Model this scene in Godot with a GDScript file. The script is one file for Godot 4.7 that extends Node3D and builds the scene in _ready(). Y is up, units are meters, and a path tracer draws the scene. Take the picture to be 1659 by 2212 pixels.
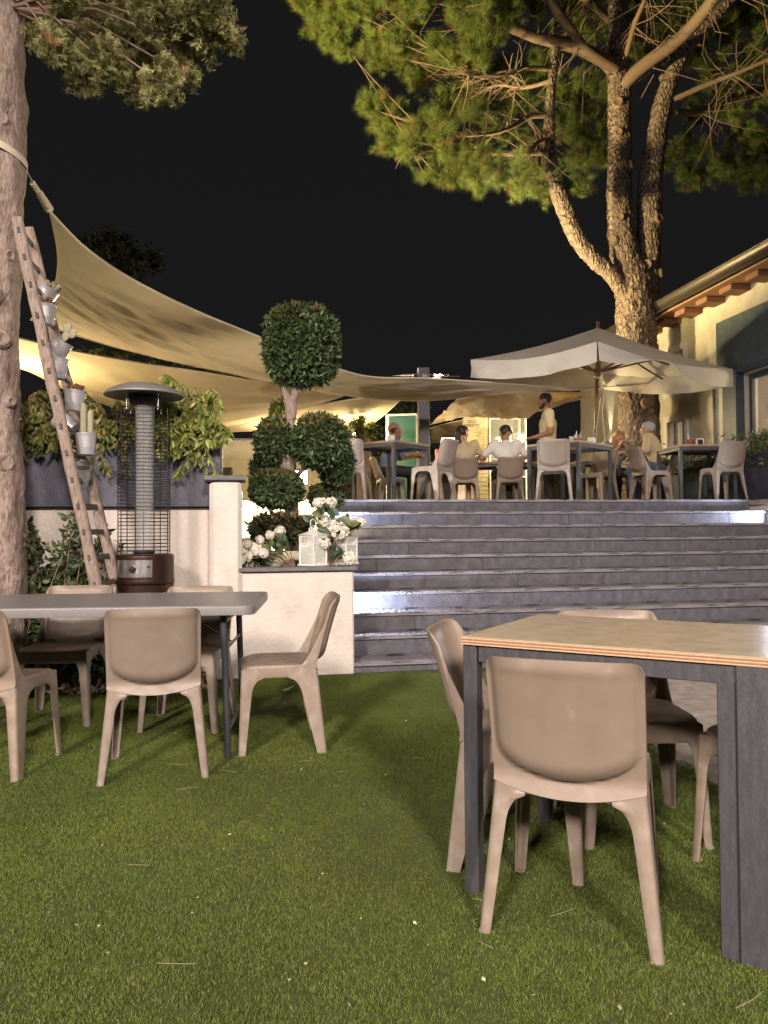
extends Node3D
# Night garden of a restaurant: lawn with tables and taupe chairs, stone stairs up to a terrace under shade sails, pine and topiary.

const EYE := Vector3(0, 1.10, 0)
const FLOOR := 1.46            # terrace floor above the lawn
const TURN := 10.0             # stairs, walls and building are turned this much
var S := Vector3(-0.236, 0, -5.93)   # front right corner of the raised planter, where the stairs begin
var su := Vector3.ZERO         # along the stairs
var sw := Vector3.ZERO         # into the terrace
var cam_basis := Basis()
var rng := RandomNumberGenerator.new()
var used := {}
var M := {}

func _ready() -> void:
	rng.seed = 7
	su = Vector3(cos(deg_to_rad(TURN)), 0, -sin(deg_to_rad(TURN)))
	sw = Vector3(-sin(deg_to_rad(TURN)), 0, -cos(deg_to_rad(TURN)))
	make_view()
	make_materials()
	make_ground()
	make_stairs()
	make_walls()
	make_building()
	make_sails()
	make_pine()
	make_cypress()
	make_far_trees()
	make_topiary()
	make_planter_spot()
	make_wall_plants()
	make_flowers()
	make_tables_and_chairs()
	make_heater()
	make_ladder()
	make_umbrella()
	make_bar()
	make_people()
	make_small_things()
	make_grass()

# ------------------------------------------------------------------ view and light
func make_view() -> void:
	var cam := Camera3D.new()
	cam.name = "camera"
	cam.fov = 67.3
	cam.near = 0.05
	cam.far = 300.0
	cam_basis = Basis.from_euler(Vector3(deg_to_rad(1.345), 0, deg_to_rad(-0.41)))
	cam.transform = Transform3D(cam_basis, EYE)
	add_child(cam)
	cam.current = true
	var we := WorldEnvironment.new()
	we.name = "world"
	var env := Environment.new()
	env.background_mode = Environment.BG_SKY
	var sky := Sky.new()
	var ps := ProceduralSkyMaterial.new()
	ps.sky_top_color = lin(0.0086, 0.0084, 0.0086)
	ps.sky_horizon_color = lin(0.0118, 0.0110, 0.0106)
	ps.ground_bottom_color = lin(0.006, 0.006, 0.006)
	ps.ground_horizon_color = lin(0.011, 0.0105, 0.0105)
	ps.sky_curve = 0.3
	sky.sky_material = ps
	env.sky = sky
	env.tonemap_mode = Environment.TONE_MAPPER_LINEAR
	env.tonemap_exposure = 1.0
	env.sdfgi_enabled = true
	env.ssao_enabled = true
	env.ssil_enabled = true
	we.environment = env
	add_child(we)

func lamp_spot(parent: Node3D, called: String, at: Vector3, to: Vector3, color: Color, energy: float, angle: float, size := 0.1, soft := 0.6) -> SpotLight3D:
	var l := SpotLight3D.new()
	l.name = called
	l.light_color = color
	l.light_energy = energy
	l.spot_angle = angle
	l.spot_angle_attenuation = soft
	l.spot_range = 60.0
	l.spot_attenuation = 2.0
	l.light_size = size
	l.shadow_enabled = true
	parent.add_child(l, true)
	var up := Vector3.UP if absf((to - at).normalized().y) < 0.98 else Vector3.RIGHT
	l.transform = parent.transform.affine_inverse() * Transform3D(Basis.looking_at(to - at, up), at)
	return l

func lamp_omni(parent: Node3D, called: String, at: Vector3, color: Color, energy: float, size := 0.08) -> OmniLight3D:
	var l := OmniLight3D.new()
	l.name = called
	l.light_color = color
	l.light_energy = energy
	l.omni_range = 40.0
	l.omni_attenuation = 2.0
	l.light_size = size
	l.shadow_enabled = true
	parent.add_child(l, true)
	l.position = parent.transform.affine_inverse() * at
	return l

# ------------------------------------------------------------------ helpers
func lin(r: float, g: float, b: float, a := 1.0) -> Color:
	var c := Color(r, g, b).linear_to_srgb()
	c.a = a
	return c

# a point of the place: seen at (x, y) of a 1659 x 2212 picture, z metres in front of the eye
func pt(x: float, y: float, z: float) -> Vector3:
	var d := cam_basis * Vector3((x - 829.5) / 1661.0, (1106.0 - y) / 1661.0, -1.0)
	return EYE + d * (z / -d.z)

func pth(x: float, y: float, h: float) -> Vector3:
	var d := cam_basis * Vector3((x - 829.5) / 1661.0, (1106.0 - y) / 1661.0, -1.0)
	return EYE + d * ((h - EYE.y) / d.y)

func sf(u: float, h: float, w: float) -> Vector3:
	return S + su * u + sw * w + Vector3(0, h, 0)

func numbered(called: String) -> String:
	used[called] = used.get(called, -1) + 1
	return called if used[called] == 0 else "%s_%03d" % [called, used[called]]

func tag(o: Node, label: String, category: String, group := "", kind := "") -> void:
	if label: o.set_meta("label", label)
	if category: o.set_meta("category", category)
	if group: o.set_meta("group", group)
	if kind: o.set_meta("kind", kind)

func thing(called: String, label: String, category: String, at := Vector3.ZERO, turn := 0.0, group := "") -> Node3D:
	var o := Node3D.new()
	o.name = numbered(called)
	add_child(o)
	o.position = at
	o.rotation.y = deg_to_rad(turn)
	tag(o, label, category, group)
	return o

func setting(called: String, label := "") -> Node3D:
	var o := Node3D.new()
	o.name = numbered(called)
	add_child(o)
	o.set_meta("kind", "structure")
	if label: o.set_meta("label", label)
	return o

func part(called: String, m: Variant, mat: Material, parent: Node, at := Vector3.ZERO, turn := Vector3.ZERO) -> MeshInstance3D:
	var o := MeshInstance3D.new()
	o.name = called
	o.mesh = m.mesh() if m is MB else m
	o.material_override = mat
	parent.add_child(o, true)
	o.position = at
	o.rotation = turn
	return o

func stuff(called: String, m: Mesh, mat: Material, parent: Node, xf: Array, cols := []) -> MultiMeshInstance3D:
	var mm := MultiMesh.new()
	mm.transform_format = MultiMesh.TRANSFORM_3D
	mm.use_colors = not cols.is_empty()
	mm.mesh = m
	mm.instance_count = xf.size()
	for k in xf.size():
		mm.set_instance_transform(k, xf[k])
		if cols: mm.set_instance_color(k, cols[k])
	var o := MultiMeshInstance3D.new()
	o.name = called if parent != self else numbered(called)
	o.multimesh = mm
	o.material_override = mat
	parent.add_child(o, true)
	return o

func copy(o: Node3D, label: String, at: Vector3, turn: float, group := "") -> Node3D:
	var c: Node3D = o.duplicate()
	c.name = numbered(String(o.name))
	add_child(c)
	c.position = at
	c.rotation = Vector3(0, deg_to_rad(turn), 0)
	c.set_meta("label", label)
	if group: c.set_meta("group", group)
	return c

func rr(a: float, b: float) -> float:
	return rng.randf_range(a, b)

func rdir() -> Vector3:
	var z := rr(-1, 1)
	var a := rr(0, TAU)
	var r := sqrt(1.0 - z * z)
	return Vector3(r * cos(a), z, r * sin(a))

func facing(n: Vector3, roll := 0.0) -> Basis:      # y axis along n
	var t := n.cross(Vector3.RIGHT if absf(n.x) < 0.8 else Vector3.BACK).normalized()
	return Basis(t, n, t.cross(n)) * Basis(Vector3.UP, roll)

func poly_at(p: Array, s: float) -> Vector3:        # smooth curve through points, s 0..1
	var f := clampf(s, 0, 1) * (p.size() - 1)
	var i := mini(int(f), p.size() - 2)
	return (p[i] as Vector3).cubic_interpolate(p[i + 1], p[maxi(i - 1, 0)], p[mini(i + 2, p.size() - 1)], f - i)

func num_at(p: Array, s: float) -> float:
	var f := clampf(s, 0, 1) * (p.size() - 1)
	var i := mini(int(f), p.size() - 2)
	return lerpf(p[i], p[i + 1], f - i)

class MB:
	var v := PackedVector3Array()
	var n := PackedVector3Array()
	var uv := PackedVector2Array()
	var c := PackedColorArray()
	var ix := PackedInt32Array()
	var tint := Color.WHITE
	var colored := false

	func face(p: Array) -> void:
		var nn: Vector3 = (p[2] - p[0]).cross(p[1] - p[0]).normalized()
		var b := v.size()
		for q in p:
			v.append(q)
			n.append(nn)
			uv.append(Vector2.ZERO)
			c.append(tint)
		for k in range(1, p.size() - 1):
			ix.append_array(PackedInt32Array([b, b + k, b + k + 1]))

	# a convex box with chamfered edges, centre o, axes in basis b
	func box(o: Vector3, size: Vector3, e := 0.0, b := Basis()) -> void:
		var h := size * 0.5
		if e <= 0.0:
			for ax in 3:
				for sgn in [-1.0, 1.0]:
					var a := Vector3.ZERO; a[ax] = sgn * h[ax]
					var p := Vector3.ZERO; p[(ax + 1) % 3] = h[(ax + 1) % 3]
					var q := Vector3.ZERO; q[(ax + 2) % 3] = h[(ax + 2) % 3] * sgn
					face([o + b * (a - p - q), o + b * (a - p + q), o + b * (a + p + q), o + b * (a + p - q)])
			return
		e = minf(e, minf(h.x, minf(h.y, h.z)) * 0.95)
		var i := h - Vector3(e, e, e)
		for ax in 3:
			for sgn in [-1.0, 1.0]:
				var a := Vector3.ZERO; a[ax] = sgn * h[ax]
				var p := Vector3.ZERO; p[(ax + 1) % 3] = i[(ax + 1) % 3]
				var q := Vector3.ZERO; q[(ax + 2) % 3] = i[(ax + 2) % 3] * sgn
				face([o + b * (a - p - q), o + b * (a - p + q), o + b * (a + p + q), o + b * (a + p - q)])
		for ax in 3:
			var y := (ax + 1) % 3
			var z := (ax + 2) % 3
			for sy in [-1.0, 1.0]:
				for sz in [-1.0, 1.0]:
					var A := Vector3.ZERO; A[ax] = -i[ax]; A[y] = sy * h[y]; A[z] = sz * i[z]
					var B := A; B[ax] = i[ax]
					var C := Vector3.ZERO; C[ax] = i[ax]; C[y] = sy * i[y]; C[z] = sz * h[z]
					var D := C; D[ax] = -i[ax]
					if sy * sz > 0: face([o + b * A, o + b * D, o + b * C, o + b * B])
					else: face([o + b * A, o + b * B, o + b * C, o + b * D])
		for sx in [-1.0, 1.0]:
			for sy in [-1.0, 1.0]:
				for sz in [-1.0, 1.0]:
					var A := Vector3(sx * h.x, sy * i.y, sz * i.z)
					var B := Vector3(sx * i.x, sy * h.y, sz * i.z)
					var C := Vector3(sx * i.x, sy * i.y, sz * h.z)
					if sx * sy * sz > 0: face([o + b * A, o + b * C, o + b * B])
					else: face([o + b * A, o + b * B, o + b * C])

	func bar(p: Vector3, q: Vector3, wide: float, deep: float, e := 0.0, up := Vector3.UP) -> void:
		var d := q - p
		var l := d.length()
		d /= l
		var x := d.cross(up if absf(d.dot(up)) < 0.98 else Vector3.RIGHT).normalized()
		box((p + q) * 0.5, Vector3(wide, l, deep), e, Basis(x, d, x.cross(d)))

	# rows of points; smooth
	func grid(p: PackedVector3Array, cols: int, wrap := false, flip := false) -> void:
		var rows := p.size() / cols
		var b := v.size()
		var nn := PackedVector3Array()
		nn.resize(p.size())
		var last := cols if wrap else cols - 1
		for r in rows - 1:
			for k in last:
				var a := r * cols + k
				var a2 := r * cols + (k + 1) % cols
				var d := a + cols
				var d2 := a2 + cols
				var q := [a, a2, d2, a, d2, d] if not flip else [a, d2, a2, a, d, d2]
				var f1 := (p[q[2]] - p[q[0]]).cross(p[q[1]] - p[q[0]])
				var f2 := (p[q[5]] - p[q[3]]).cross(p[q[4]] - p[q[3]])
				nn[q[0]] += f1 + f2
				nn[q[1]] += f1
				nn[q[2]] += f1
				nn[q[4]] += f2
				nn[q[5]] += f2
				if not flip: nn[q[2]] += f2
				else: nn[q[1]] += f2
				ix.append_array(PackedInt32Array([b + q[0], b + q[1], b + q[2], b + q[3], b + q[4], b + q[5]]))
		for k in p.size():
			v.append(p[k])
			n.append(nn[k].normalized() if nn[k].length_squared() > 1e-20 else Vector3.UP)
			uv.append(Vector2(float(k % cols) / maxi(cols - 1, 1), float(k / cols) / maxi(rows - 1, 1)))
			c.append(tint)

	func tube(path: Array, radii: Array, sides := 8, caps := true, rough := 0.0, noise: FastNoiseLite = null) -> void:
		var m := path.size()
		var t = ((path[1] as Vector3) - path[0]).normalized()
		var x = t.cross(Vector3.UP if absf(t.y) < 0.9 else Vector3.RIGHT).normalized()
		var p := PackedVector3Array()
		for k in m:
			var t2: Vector3 = ((path[mini(k + 1, m - 1)] as Vector3) - path[maxi(k - 1, 0)]).normalized()
			if t.cross(t2).length() > 1e-6:
				x = x.rotated(t.cross(t2).normalized(), t.angle_to(t2))
			t = t2
			x = (x - t * x.dot(t)).normalized()
			var y = t.cross(x)
			for s in sides:
				var a := TAU * s / sides
				var d = x * cos(a) + y * sin(a)
				var r: float = radii[k] if radii.size() > 1 else radii[0]
				if noise:
					var q: Vector3 = path[k] + d * r
					r *= 1.0 + rough * noise.get_noise_3d(q.x, q.y * 0.45, q.z)
				p.append(path[k] + d * r)
		grid(p, sides, true, true)
		if caps:
			for e in 2:
				var f := []
				for s in sides:
					f.append(p[(m - 1) * sides + s if e else s])
				if e == 1: f.reverse()
				face(f)

	func lathe(profile: Array, sides := 24, o := Vector3.ZERO, b := Basis()) -> void:
		var p := PackedVector3Array()
		for q in profile:
			for s in sides:
				var a := TAU * s / sides
				p.append(o + b * Vector3(q.x * cos(a), q.y, q.x * sin(a)))
		grid(p, sides, true, true)

	func ball(o: Vector3, r: Vector3, sides := 12, rows := 8) -> void:
		var p := PackedVector3Array()
		for k in rows + 1:
			var f := PI * k / rows - PI * 0.5
			for s in sides:
				var a := TAU * s / sides
				p.append(o + Vector3(r.x * cos(f) * cos(a), r.y * sin(f), r.z * cos(f) * sin(a)))
		grid(p, sides, true, true)

	# a flat outline pushed out by depth along dir
	func prism(outline: Array, dir: Vector3) -> void:
		var a := []
		for q in outline: a.append(q + dir)
		var back := outline.duplicate()
		back.reverse()
		face(a)
		face(back)
		for k in outline.size():
			var j := (k + 1) % outline.size()
			face([outline[k], outline[j], outline[j] + dir, outline[k] + dir])

	func tri(a: Vector3, b: Vector3, d: Vector3, nn: Vector3) -> void:
		var k := v.size()
		v.append_array(PackedVector3Array([a, b, d]))
		n.append_array(PackedVector3Array([nn, nn, nn]))
		uv.append_array(PackedVector2Array([Vector2.ZERO, Vector2.ZERO, Vector2.ZERO]))
		c.append_array(PackedColorArray([tint, tint, tint]))
		ix.append_array(PackedInt32Array([k, k + 1, k + 2]))

	func mesh() -> ArrayMesh:
		var a := []
		a.resize(Mesh.ARRAY_MAX)
		a[Mesh.ARRAY_VERTEX] = v
		a[Mesh.ARRAY_NORMAL] = n
		a[Mesh.ARRAY_TEX_UV] = uv
		if colored: a[Mesh.ARRAY_COLOR] = c
		a[Mesh.ARRAY_INDEX] = ix
		var m := ArrayMesh.new()
		m.add_surface_from_arrays(Mesh.PRIMITIVE_TRIANGLES, a)
		return m

func boxm(size: Vector3, e := 0.004) -> ArrayMesh:
	var m := MB.new()
	m.box(Vector3.ZERO, size, e)
	return m.mesh()

# ------------------------------------------------------------------ materials
func ramp(stops: Array) -> Gradient:       # [[offset, linear colour], ...]
	var g := Gradient.new()
	g.offsets = PackedFloat32Array(stops.map(func(s): return s[0]))
	g.colors = PackedColorArray(stops.map(func(s): return lin(s[1][0], s[1][1], s[1][2])))
	return g

func noise_of(type: int, freq: float, sd: int, octaves := 4) -> FastNoiseLite:
	var f := FastNoiseLite.new()
	f.noise_type = type
	f.frequency = freq
	f.seed = sd
	f.fractal_octaves = octaves
	if octaves <= 1: f.fractal_type = FastNoiseLite.FRACTAL_NONE
	return f

func tex(f: FastNoiseLite, g: Gradient = null, normal := 0.0, size := 512) -> NoiseTexture2D:
	var t := NoiseTexture2D.new()
	t.width = size
	t.height = size
	t.seamless = true
	t.noise = f
	if g: t.color_ramp = g
	if normal > 0.0:
		t.as_normal_map = true
		t.bump_strength = normal
	return t

func flat(r: float, g: float, b: float, rough := 0.6, metal := 0.0) -> StandardMaterial3D:
	var m := StandardMaterial3D.new()
	m.albedo_color = lin(r, g, b)
	m.roughness = rough
	m.metallic = metal
	return m

func rich(called: String, f: FastNoiseLite, stops: Array, scale: Vector3, rough := 0.7, bump: FastNoiseLite = null, strength := 4.0, bump_scale := 1.0, world := false) -> StandardMaterial3D:
	var m := StandardMaterial3D.new()
	m.resource_name = called
	m.albedo_texture = tex(f, ramp(stops))
	m.roughness = rough
	m.uv1_triplanar = true
	m.uv1_world_triplanar = world
	m.uv1_scale = scale
	if bump:
		m.normal_enabled = true
		m.normal_texture = tex(bump, null, strength)
		m.normal_scale = bump_scale
	return m

func glow(r: float, g: float, b: float, energy: float) -> StandardMaterial3D:
	var m := flat(r, g, b, 0.5)
	m.emission_enabled = true
	m.emission = Color(r, g, b).linear_to_srgb()
	m.emission_energy_multiplier = energy
	return m

func vcol(called: String, rough := 0.6, back := 0.0) -> StandardMaterial3D:
	var m := StandardMaterial3D.new()
	m.resource_name = called
	m.vertex_color_use_as_albedo = true
	m.roughness = rough
	if back > 0.0:
		m.backlight_enabled = true
		m.backlight = Color(back, back, back)
	return m

func make_materials() -> void:
	var SI := FastNoiseLite.TYPE_SIMPLEX_SMOOTH
	var CE := FastNoiseLite.TYPE_CELLULAR
	var fine := noise_of(SI, 0.09, 3, 4)
	var grain := noise_of(SI, 0.2, 5, 3)
	var cloud := noise_of(SI, 0.012, 11, 5)
	M.plaster = rich("plaster", cloud, [[0.0, [0.50, 0.44, 0.39]], [0.3, [0.60, 0.545, 0.495]], [0.6, [0.635, 0.582, 0.53]], [1.0, [0.67, 0.62, 0.57]]], Vector3(0.7, 0.45, 0.7), 0.85, fine, 3.0, 0.5, true)
	M.cream = rich("cream_plaster", cloud, [[0.0, [0.40, 0.36, 0.26]], [0.5, [0.49, 0.44, 0.33]], [1.0, [0.54, 0.49, 0.37]]], Vector3(0.5, 0.5, 0.5), 0.9, fine, 3.0, 0.5, true)
	M.stone = rich("basalt", noise_of(SI, 0.02, 21, 6), [[0.0, [0.060, 0.061, 0.077]], [0.35, [0.092, 0.092, 0.114]], [0.65, [0.106, 0.106, 0.129]], [1.0, [0.15, 0.15, 0.176]]], Vector3(0.9, 0.9, 0.9), 0.62, grain, 5.0, 0.6)
	M.stone2 = rich("basalt_warm", noise_of(SI, 0.018, 22, 6), [[0.0, [0.064, 0.063, 0.073]], [0.4, [0.096, 0.094, 0.110]], [0.65, [0.110, 0.107, 0.124]], [1.0, [0.155, 0.15, 0.168]]], Vector3(0.8, 0.8, 0.8), 0.62, grain, 5.0, 0.6)
	M.nosing = rich("worn_stone_edge", noise_of(SI, 0.022, 25, 5), [[0.0, [0.03, 0.028, 0.03]], [0.27, [0.05, 0.046, 0.05]], [0.33, [0.18, 0.172, 0.19]], [0.7, [0.235, 0.225, 0.245]], [1.0, [0.29, 0.28, 0.30]]], Vector3(0.22, 2.0, 0.22), 0.6, grain, 5.0, 0.6)
	M.coping = rich("grey_coping", cloud, [[0.0, [0.11, 0.105, 0.115]], [1.0, [0.20, 0.195, 0.205]]], Vector3(1.5, 1.5, 1.5), 0.7, grain, 4.0, 0.4)
	M.trough = rich("blue_trough", noise_of(SI, 0.014, 33, 5), [[0.0, [0.05, 0.055, 0.078]], [0.5, [0.075, 0.08, 0.11]], [1.0, [0.125, 0.13, 0.165]]], Vector3(0.9, 0.3, 0.9), 0.6, fine, 2.0, 0.4)
	M.teal = rich("teal_paint", cloud, [[0.0, [0.05, 0.068, 0.075]], [1.0, [0.085, 0.11, 0.118]]], Vector3(0.6, 0.6, 0.6), 0.6)
	M.navy = rich("navy_frame", cloud, [[0.0, [0.035, 0.04, 0.065]], [1.0, [0.055, 0.062, 0.09]]], Vector3(1, 1, 1), 0.45)
	M.plastic = rich("taupe_plastic", noise_of(SI, 0.015, 41, 4), [[0.0, [0.245, 0.194, 0.152]], [0.45, [0.265, 0.211, 0.167]], [0.8, [0.28, 0.224, 0.18]], [0.92, [0.32, 0.265, 0.22]], [1.0, [0.38, 0.32, 0.27]]], Vector3(1.1, 1.1, 1.1), 0.46, noise_of(SI, 0.25, 42, 2), 1.0, 0.12)
	var gloss := tex(noise_of(SI, 0.03, 141, 5), ramp([[0.0, [0.09, 0.09, 0.09]], [0.5, [0.17, 0.17, 0.17]], [1.0, [0.36, 0.36, 0.36]]]))
	var dust := tex(noise_of(SI, 0.02, 142, 6), ramp([[0.0, [0.235, 0.186, 0.148]], [0.4, [0.275, 0.222, 0.18]], [0.7, [0.31, 0.258, 0.214]], [1.0, [0.39, 0.34, 0.295]]]))
	for k in 4:
		var pm: StandardMaterial3D = M.plastic.duplicate()
		pm.albedo_color = [Color(1, 1, 1), Color(0.96, 0.955, 0.95), Color(0.985, 0.97, 0.95), Color(0.94, 0.945, 0.95)][k]
		pm.uv1_offset = Vector3(k * 0.31, k * 0.17, k * 0.23)
		pm.roughness = 1.0
		pm.roughness_texture = gloss
		M["plastic%d" % k] = pm
		var dusty: StandardMaterial3D = pm.duplicate()
		dusty.albedo_texture = dust
		M["dusty%d" % k] = dusty
	M.folding = rich("grey_table_plastic", noise_of(SI, 0.03, 43, 4), [[0.0, [0.175, 0.168, 0.172]], [1.0, [0.225, 0.216, 0.22]]], Vector3(2, 2, 2), 0.36, noise_of(SI, 0.3, 44, 2), 1.5, 0.4)
	M.tabletop = rich("beige_laminate", noise_of(SI, 0.016, 45, 5), [[0.0, [0.36, 0.29, 0.195]], [0.45, [0.43, 0.355, 0.245]], [0.8, [0.47, 0.395, 0.275]], [1.0, [0.54, 0.47, 0.36]]], Vector3(1.3, 1.3, 1.3), 0.24, noise_of(SI, 0.12, 46, 3), 0.7, 0.25)
	M.ply_light = rich("ply_light", noise_of(SI, 0.05, 47, 3), [[0.0, [0.46, 0.315, 0.19]], [1.0, [0.60, 0.43, 0.28]]], Vector3(2, 6, 2), 0.6)
	M.ply_dark = rich("ply_dark", noise_of(SI, 0.05, 48, 3), [[0.0, [0.24, 0.12, 0.06]], [1.0, [0.36, 0.20, 0.105]]], Vector3(2, 6, 2), 0.6)
	M.steel = rich("grey_steel", noise_of(SI, 0.02, 51, 5), [[0.0, [0.060, 0.060, 0.070]], [0.5, [0.072, 0.072, 0.084]], [1.0, [0.092, 0.092, 0.105]]], Vector3(4, 0.8, 4), 0.5, fine, 1.5, 0.3)
	M.steel.metallic = 0.25
	M.tube_dark = flat(0.055, 0.058, 0.07, 0.42, 0.2)
	for k in 3: M["big_leaf%d" % k] = flat([0.055, 0.075, 0.11][k], [0.10, 0.12, 0.14][k], [0.055, 0.06, 0.04][k], 0.5)
	M.cactus = flat(0.30, 0.29, 0.19, 0.8)
	M.panel_slat = flat(0.56, 0.49, 0.30, 0.6)
	M.dark = flat(0.02, 0.02, 0.022, 0.6)
	M.sail = rich("sail_cloth", noise_of(SI, 0.01, 61, 5), [[0.0, [0.44, 0.36, 0.24]], [0.5, [0.47, 0.385, 0.26]], [1.0, [0.50, 0.415, 0.285]]], Vector3(0.7, 0.7, 0.7), 0.9, noise_of(SI, 0.012, 62, 3), 3.0, 0.5, true)
	M.sail.backlight_enabled = true
	M.sail.backlight = Color(0.34, 0.29, 0.19)
	M.canopy = rich("parasol_cloth", noise_of(SI, 0.015, 63, 4), [[0.0, [0.55, 0.505, 0.44]], [1.0, [0.63, 0.585, 0.52]]], Vector3(0.8, 0.8, 0.8), 0.9, noise_of(SI, 0.05, 64, 3), 4.0, 0.5)
	M.canopy.backlight_enabled = true
	M.canopy.backlight = Color(0.22, 0.20, 0.16)
	M.wood = rich("weathered_wood", noise_of(SI, 0.02, 71, 5), [[0.0, [0.10, 0.075, 0.06]], [0.4, [0.24, 0.185, 0.155]], [0.7, [0.33, 0.265, 0.225]], [1.0, [0.42, 0.345, 0.30]]], Vector3(9, 0.9, 9), 0.85, noise_of(SI, 0.05, 72, 4), 7.0, 0.8)
	M.rung = rich("dark_wood", noise_of(SI, 0.03, 73, 4), [[0.0, [0.06, 0.052, 0.048]], [1.0, [0.15, 0.125, 0.11]]], Vector3(3, 3, 3), 0.85, noise_of(SI, 0.05, 74, 4), 5.0, 0.6)
	M.teak = rich("brown_wood", noise_of(SI, 0.03, 75, 4), [[0.0, [0.10, 0.042, 0.022]], [1.0, [0.19, 0.085, 0.045]]], Vector3(6, 1, 6), 0.5)
	var bark := noise_of(CE, 0.055, 81, 2)
	bark.cellular_return_type = FastNoiseLite.RETURN_DISTANCE2_SUB
	bark.cellular_jitter = 1.0
	bark.domain_warp_enabled = true
	bark.domain_warp_amplitude = 12.0
	bark.domain_warp_frequency = 0.03
	M.pine_bark = rich("pine_bark", bark, [[0.0, [0.06, 0.042, 0.033]], [0.22, [0.14, 0.10, 0.078]], [0.5, [0.27, 0.205, 0.16]], [1.0, [0.37, 0.295, 0.235]]], Vector3(0.62, 0.27, 0.62), 0.92, bark, 12.0, 1.0)
	M.pine_bark.heightmap_enabled = true
	M.pine_bark.heightmap_texture = tex(bark)
	M.pine_bark.heightmap_scale = 2.2
	M.limb_bark = rich("limb_bark", bark, [[0.0, [0.10, 0.066, 0.045]], [0.3, [0.21, 0.145, 0.10]], [1.0, [0.34, 0.25, 0.175]]], Vector3(4, 2, 4), 0.9, bark, 8.0, 0.8)
	var cyp := noise_of(SI, 0.03, 83, 5)
	M.cypress_bark = rich("cypress_bark", cyp, [[0.0, [0.09, 0.065, 0.055]], [0.3, [0.22, 0.165, 0.14]], [0.6, [0.33, 0.255, 0.22]], [1.0, [0.45, 0.36, 0.32]]], Vector3(4.5, 0.8, 4.5), 0.9, cyp, 12.0, 1.0)
	M.twig = flat(0.23, 0.16, 0.115, 0.9)
	M.leaf = vcol("leaves", 0.45, 0.35)
	M.needle = vcol("needles", 0.6, 0.25)
	M.grass = vcol("grass", 0.65, 0.2)
	M.petal = vcol("petals", 0.7, 0.3)
	M.soil = rich("soil", fine, [[0.0, [0.03, 0.022, 0.016]], [1.0, [0.09, 0.065, 0.045]]], Vector3(2, 2, 2), 0.95)
	M.pebble = vcol("pebbles", 0.7)
	M.turf = rich("turf_backing", noise_of(SI, 0.06, 91, 4), [[0.0, [0.035, 0.05, 0.010]], [1.0, [0.07, 0.098, 0.018]]], Vector3(1.2, 1.2, 1.2), 0.95, null, 0, 1, true)
	M.concrete = rich("concrete", noise_of(SI, 0.02, 92, 6), [[0.0, [0.17, 0.145, 0.125]], [0.5, [0.25, 0.215, 0.19]], [1.0, [0.33, 0.29, 0.26]]], Vector3(0.6, 0.6, 0.6), 0.85, fine, 3.0, 0.5, true)
	M.zinc = rich("galvanised_zinc", noise_of(CE, 0.05, 93, 1), [[0.0, [0.36, 0.36, 0.37]], [1.0, [0.58, 0.58, 0.60]]], Vector3(5, 5, 5), 0.36)
	M.zinc.metallic = 0.35
	M.chrome = flat(0.7, 0.7, 0.7, 0.22, 0.9)
	M.brown_metal = flat(0.055, 0.03, 0.022, 0.3, 0.55)
	M.black_metal = flat(0.025, 0.023, 0.023, 0.45, 0.3)
	M.hood = flat(0.27, 0.26, 0.25, 0.4, 0.3)
	M.tube_glass = flat(0.9, 0.93, 0.95, 0.06)
	M.tube_glass.transparency = BaseMaterial3D.TRANSPARENCY_ALPHA
	M.tube_glass.albedo_color.a = 0.16
	M.tube_glass.metallic_specular = 0.8
	M.white_metal = flat(0.78, 0.76, 0.74, 0.4)
	M.terracotta = rich("terracotta", fine, [[0.0, [0.16, 0.075, 0.04]], [1.0, [0.28, 0.14, 0.08]]], Vector3(3, 3, 3), 0.85)
	M.gutter = flat(0.12, 0.10, 0.08, 0.35, 0.7)
	M.rope = flat(0.55, 0.48, 0.38, 0.8)
	M.straw = flat(0.30, 0.25, 0.12, 0.8)
	M.frost = flat(0.62, 0.65, 0.62, 0.5)
	var gl := StandardMaterial3D.new()
	gl.resource_name = "glass"
	gl.albedo_color = Color(0.95, 0.98, 0.97, 0.06)
	gl.transparency = BaseMaterial3D.TRANSPARENCY_ALPHA
	gl.roughness = 0.03
	gl.metallic_specular = 0.6
	M.glass = gl
	var gl2: StandardMaterial3D = gl.duplicate()
	gl2.albedo_color = Color(0.92, 0.96, 0.94, 0.22)
	M.milky = gl2

# ------------------------------------------------------------------ ground
func lawn_edge(z: float) -> float:       # x of the lawn's edge towards the concrete, z metres in front of the eye
	return 1.37 - 0.178 * (z - 3.6)

func make_ground() -> void:
	var g := MB.new()
	g.face([Vector3(-80, -0.03, 40), Vector3(-80, -0.03, -120), Vector3(80, -0.03, -120), Vector3(80, -0.03, 40)])
	tag(part("ground", g, M.soil, self), "", "", "", "structure")
	var l := MB.new()
	var p := PackedVector3Array()
	var nz := noise_of(FastNoiseLite.TYPE_SIMPLEX_SMOOTH, 0.5, 4, 2)
	for r in 41:
		var z := -5.0 + r * 0.29
		for k in 41:
			var x := lerpf(-9.0, lawn_edge(z), k / 40.0)
			p.append(Vector3(x, nz.get_noise_2d(x, z) * 0.006, -z))
	l.grid(p, 41)
	tag(part("lawn", l, M.turf, self), "short green artificial turf between the tables", "", "", "structure")
	var c := MB.new()
	var a := []
	for z in [-5.0, 6.6]: a.append(Vector3(lawn_edge(z) + 0.0, -0.008, -z))
	c.face([a[0], a[1], Vector3(12, -0.008, -6.6), Vector3(12, -0.008, 5.0)])
	tag(part("paving", c, M.concrete, self), "pale concrete paving beside the lawn", "", "", "structure")

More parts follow.
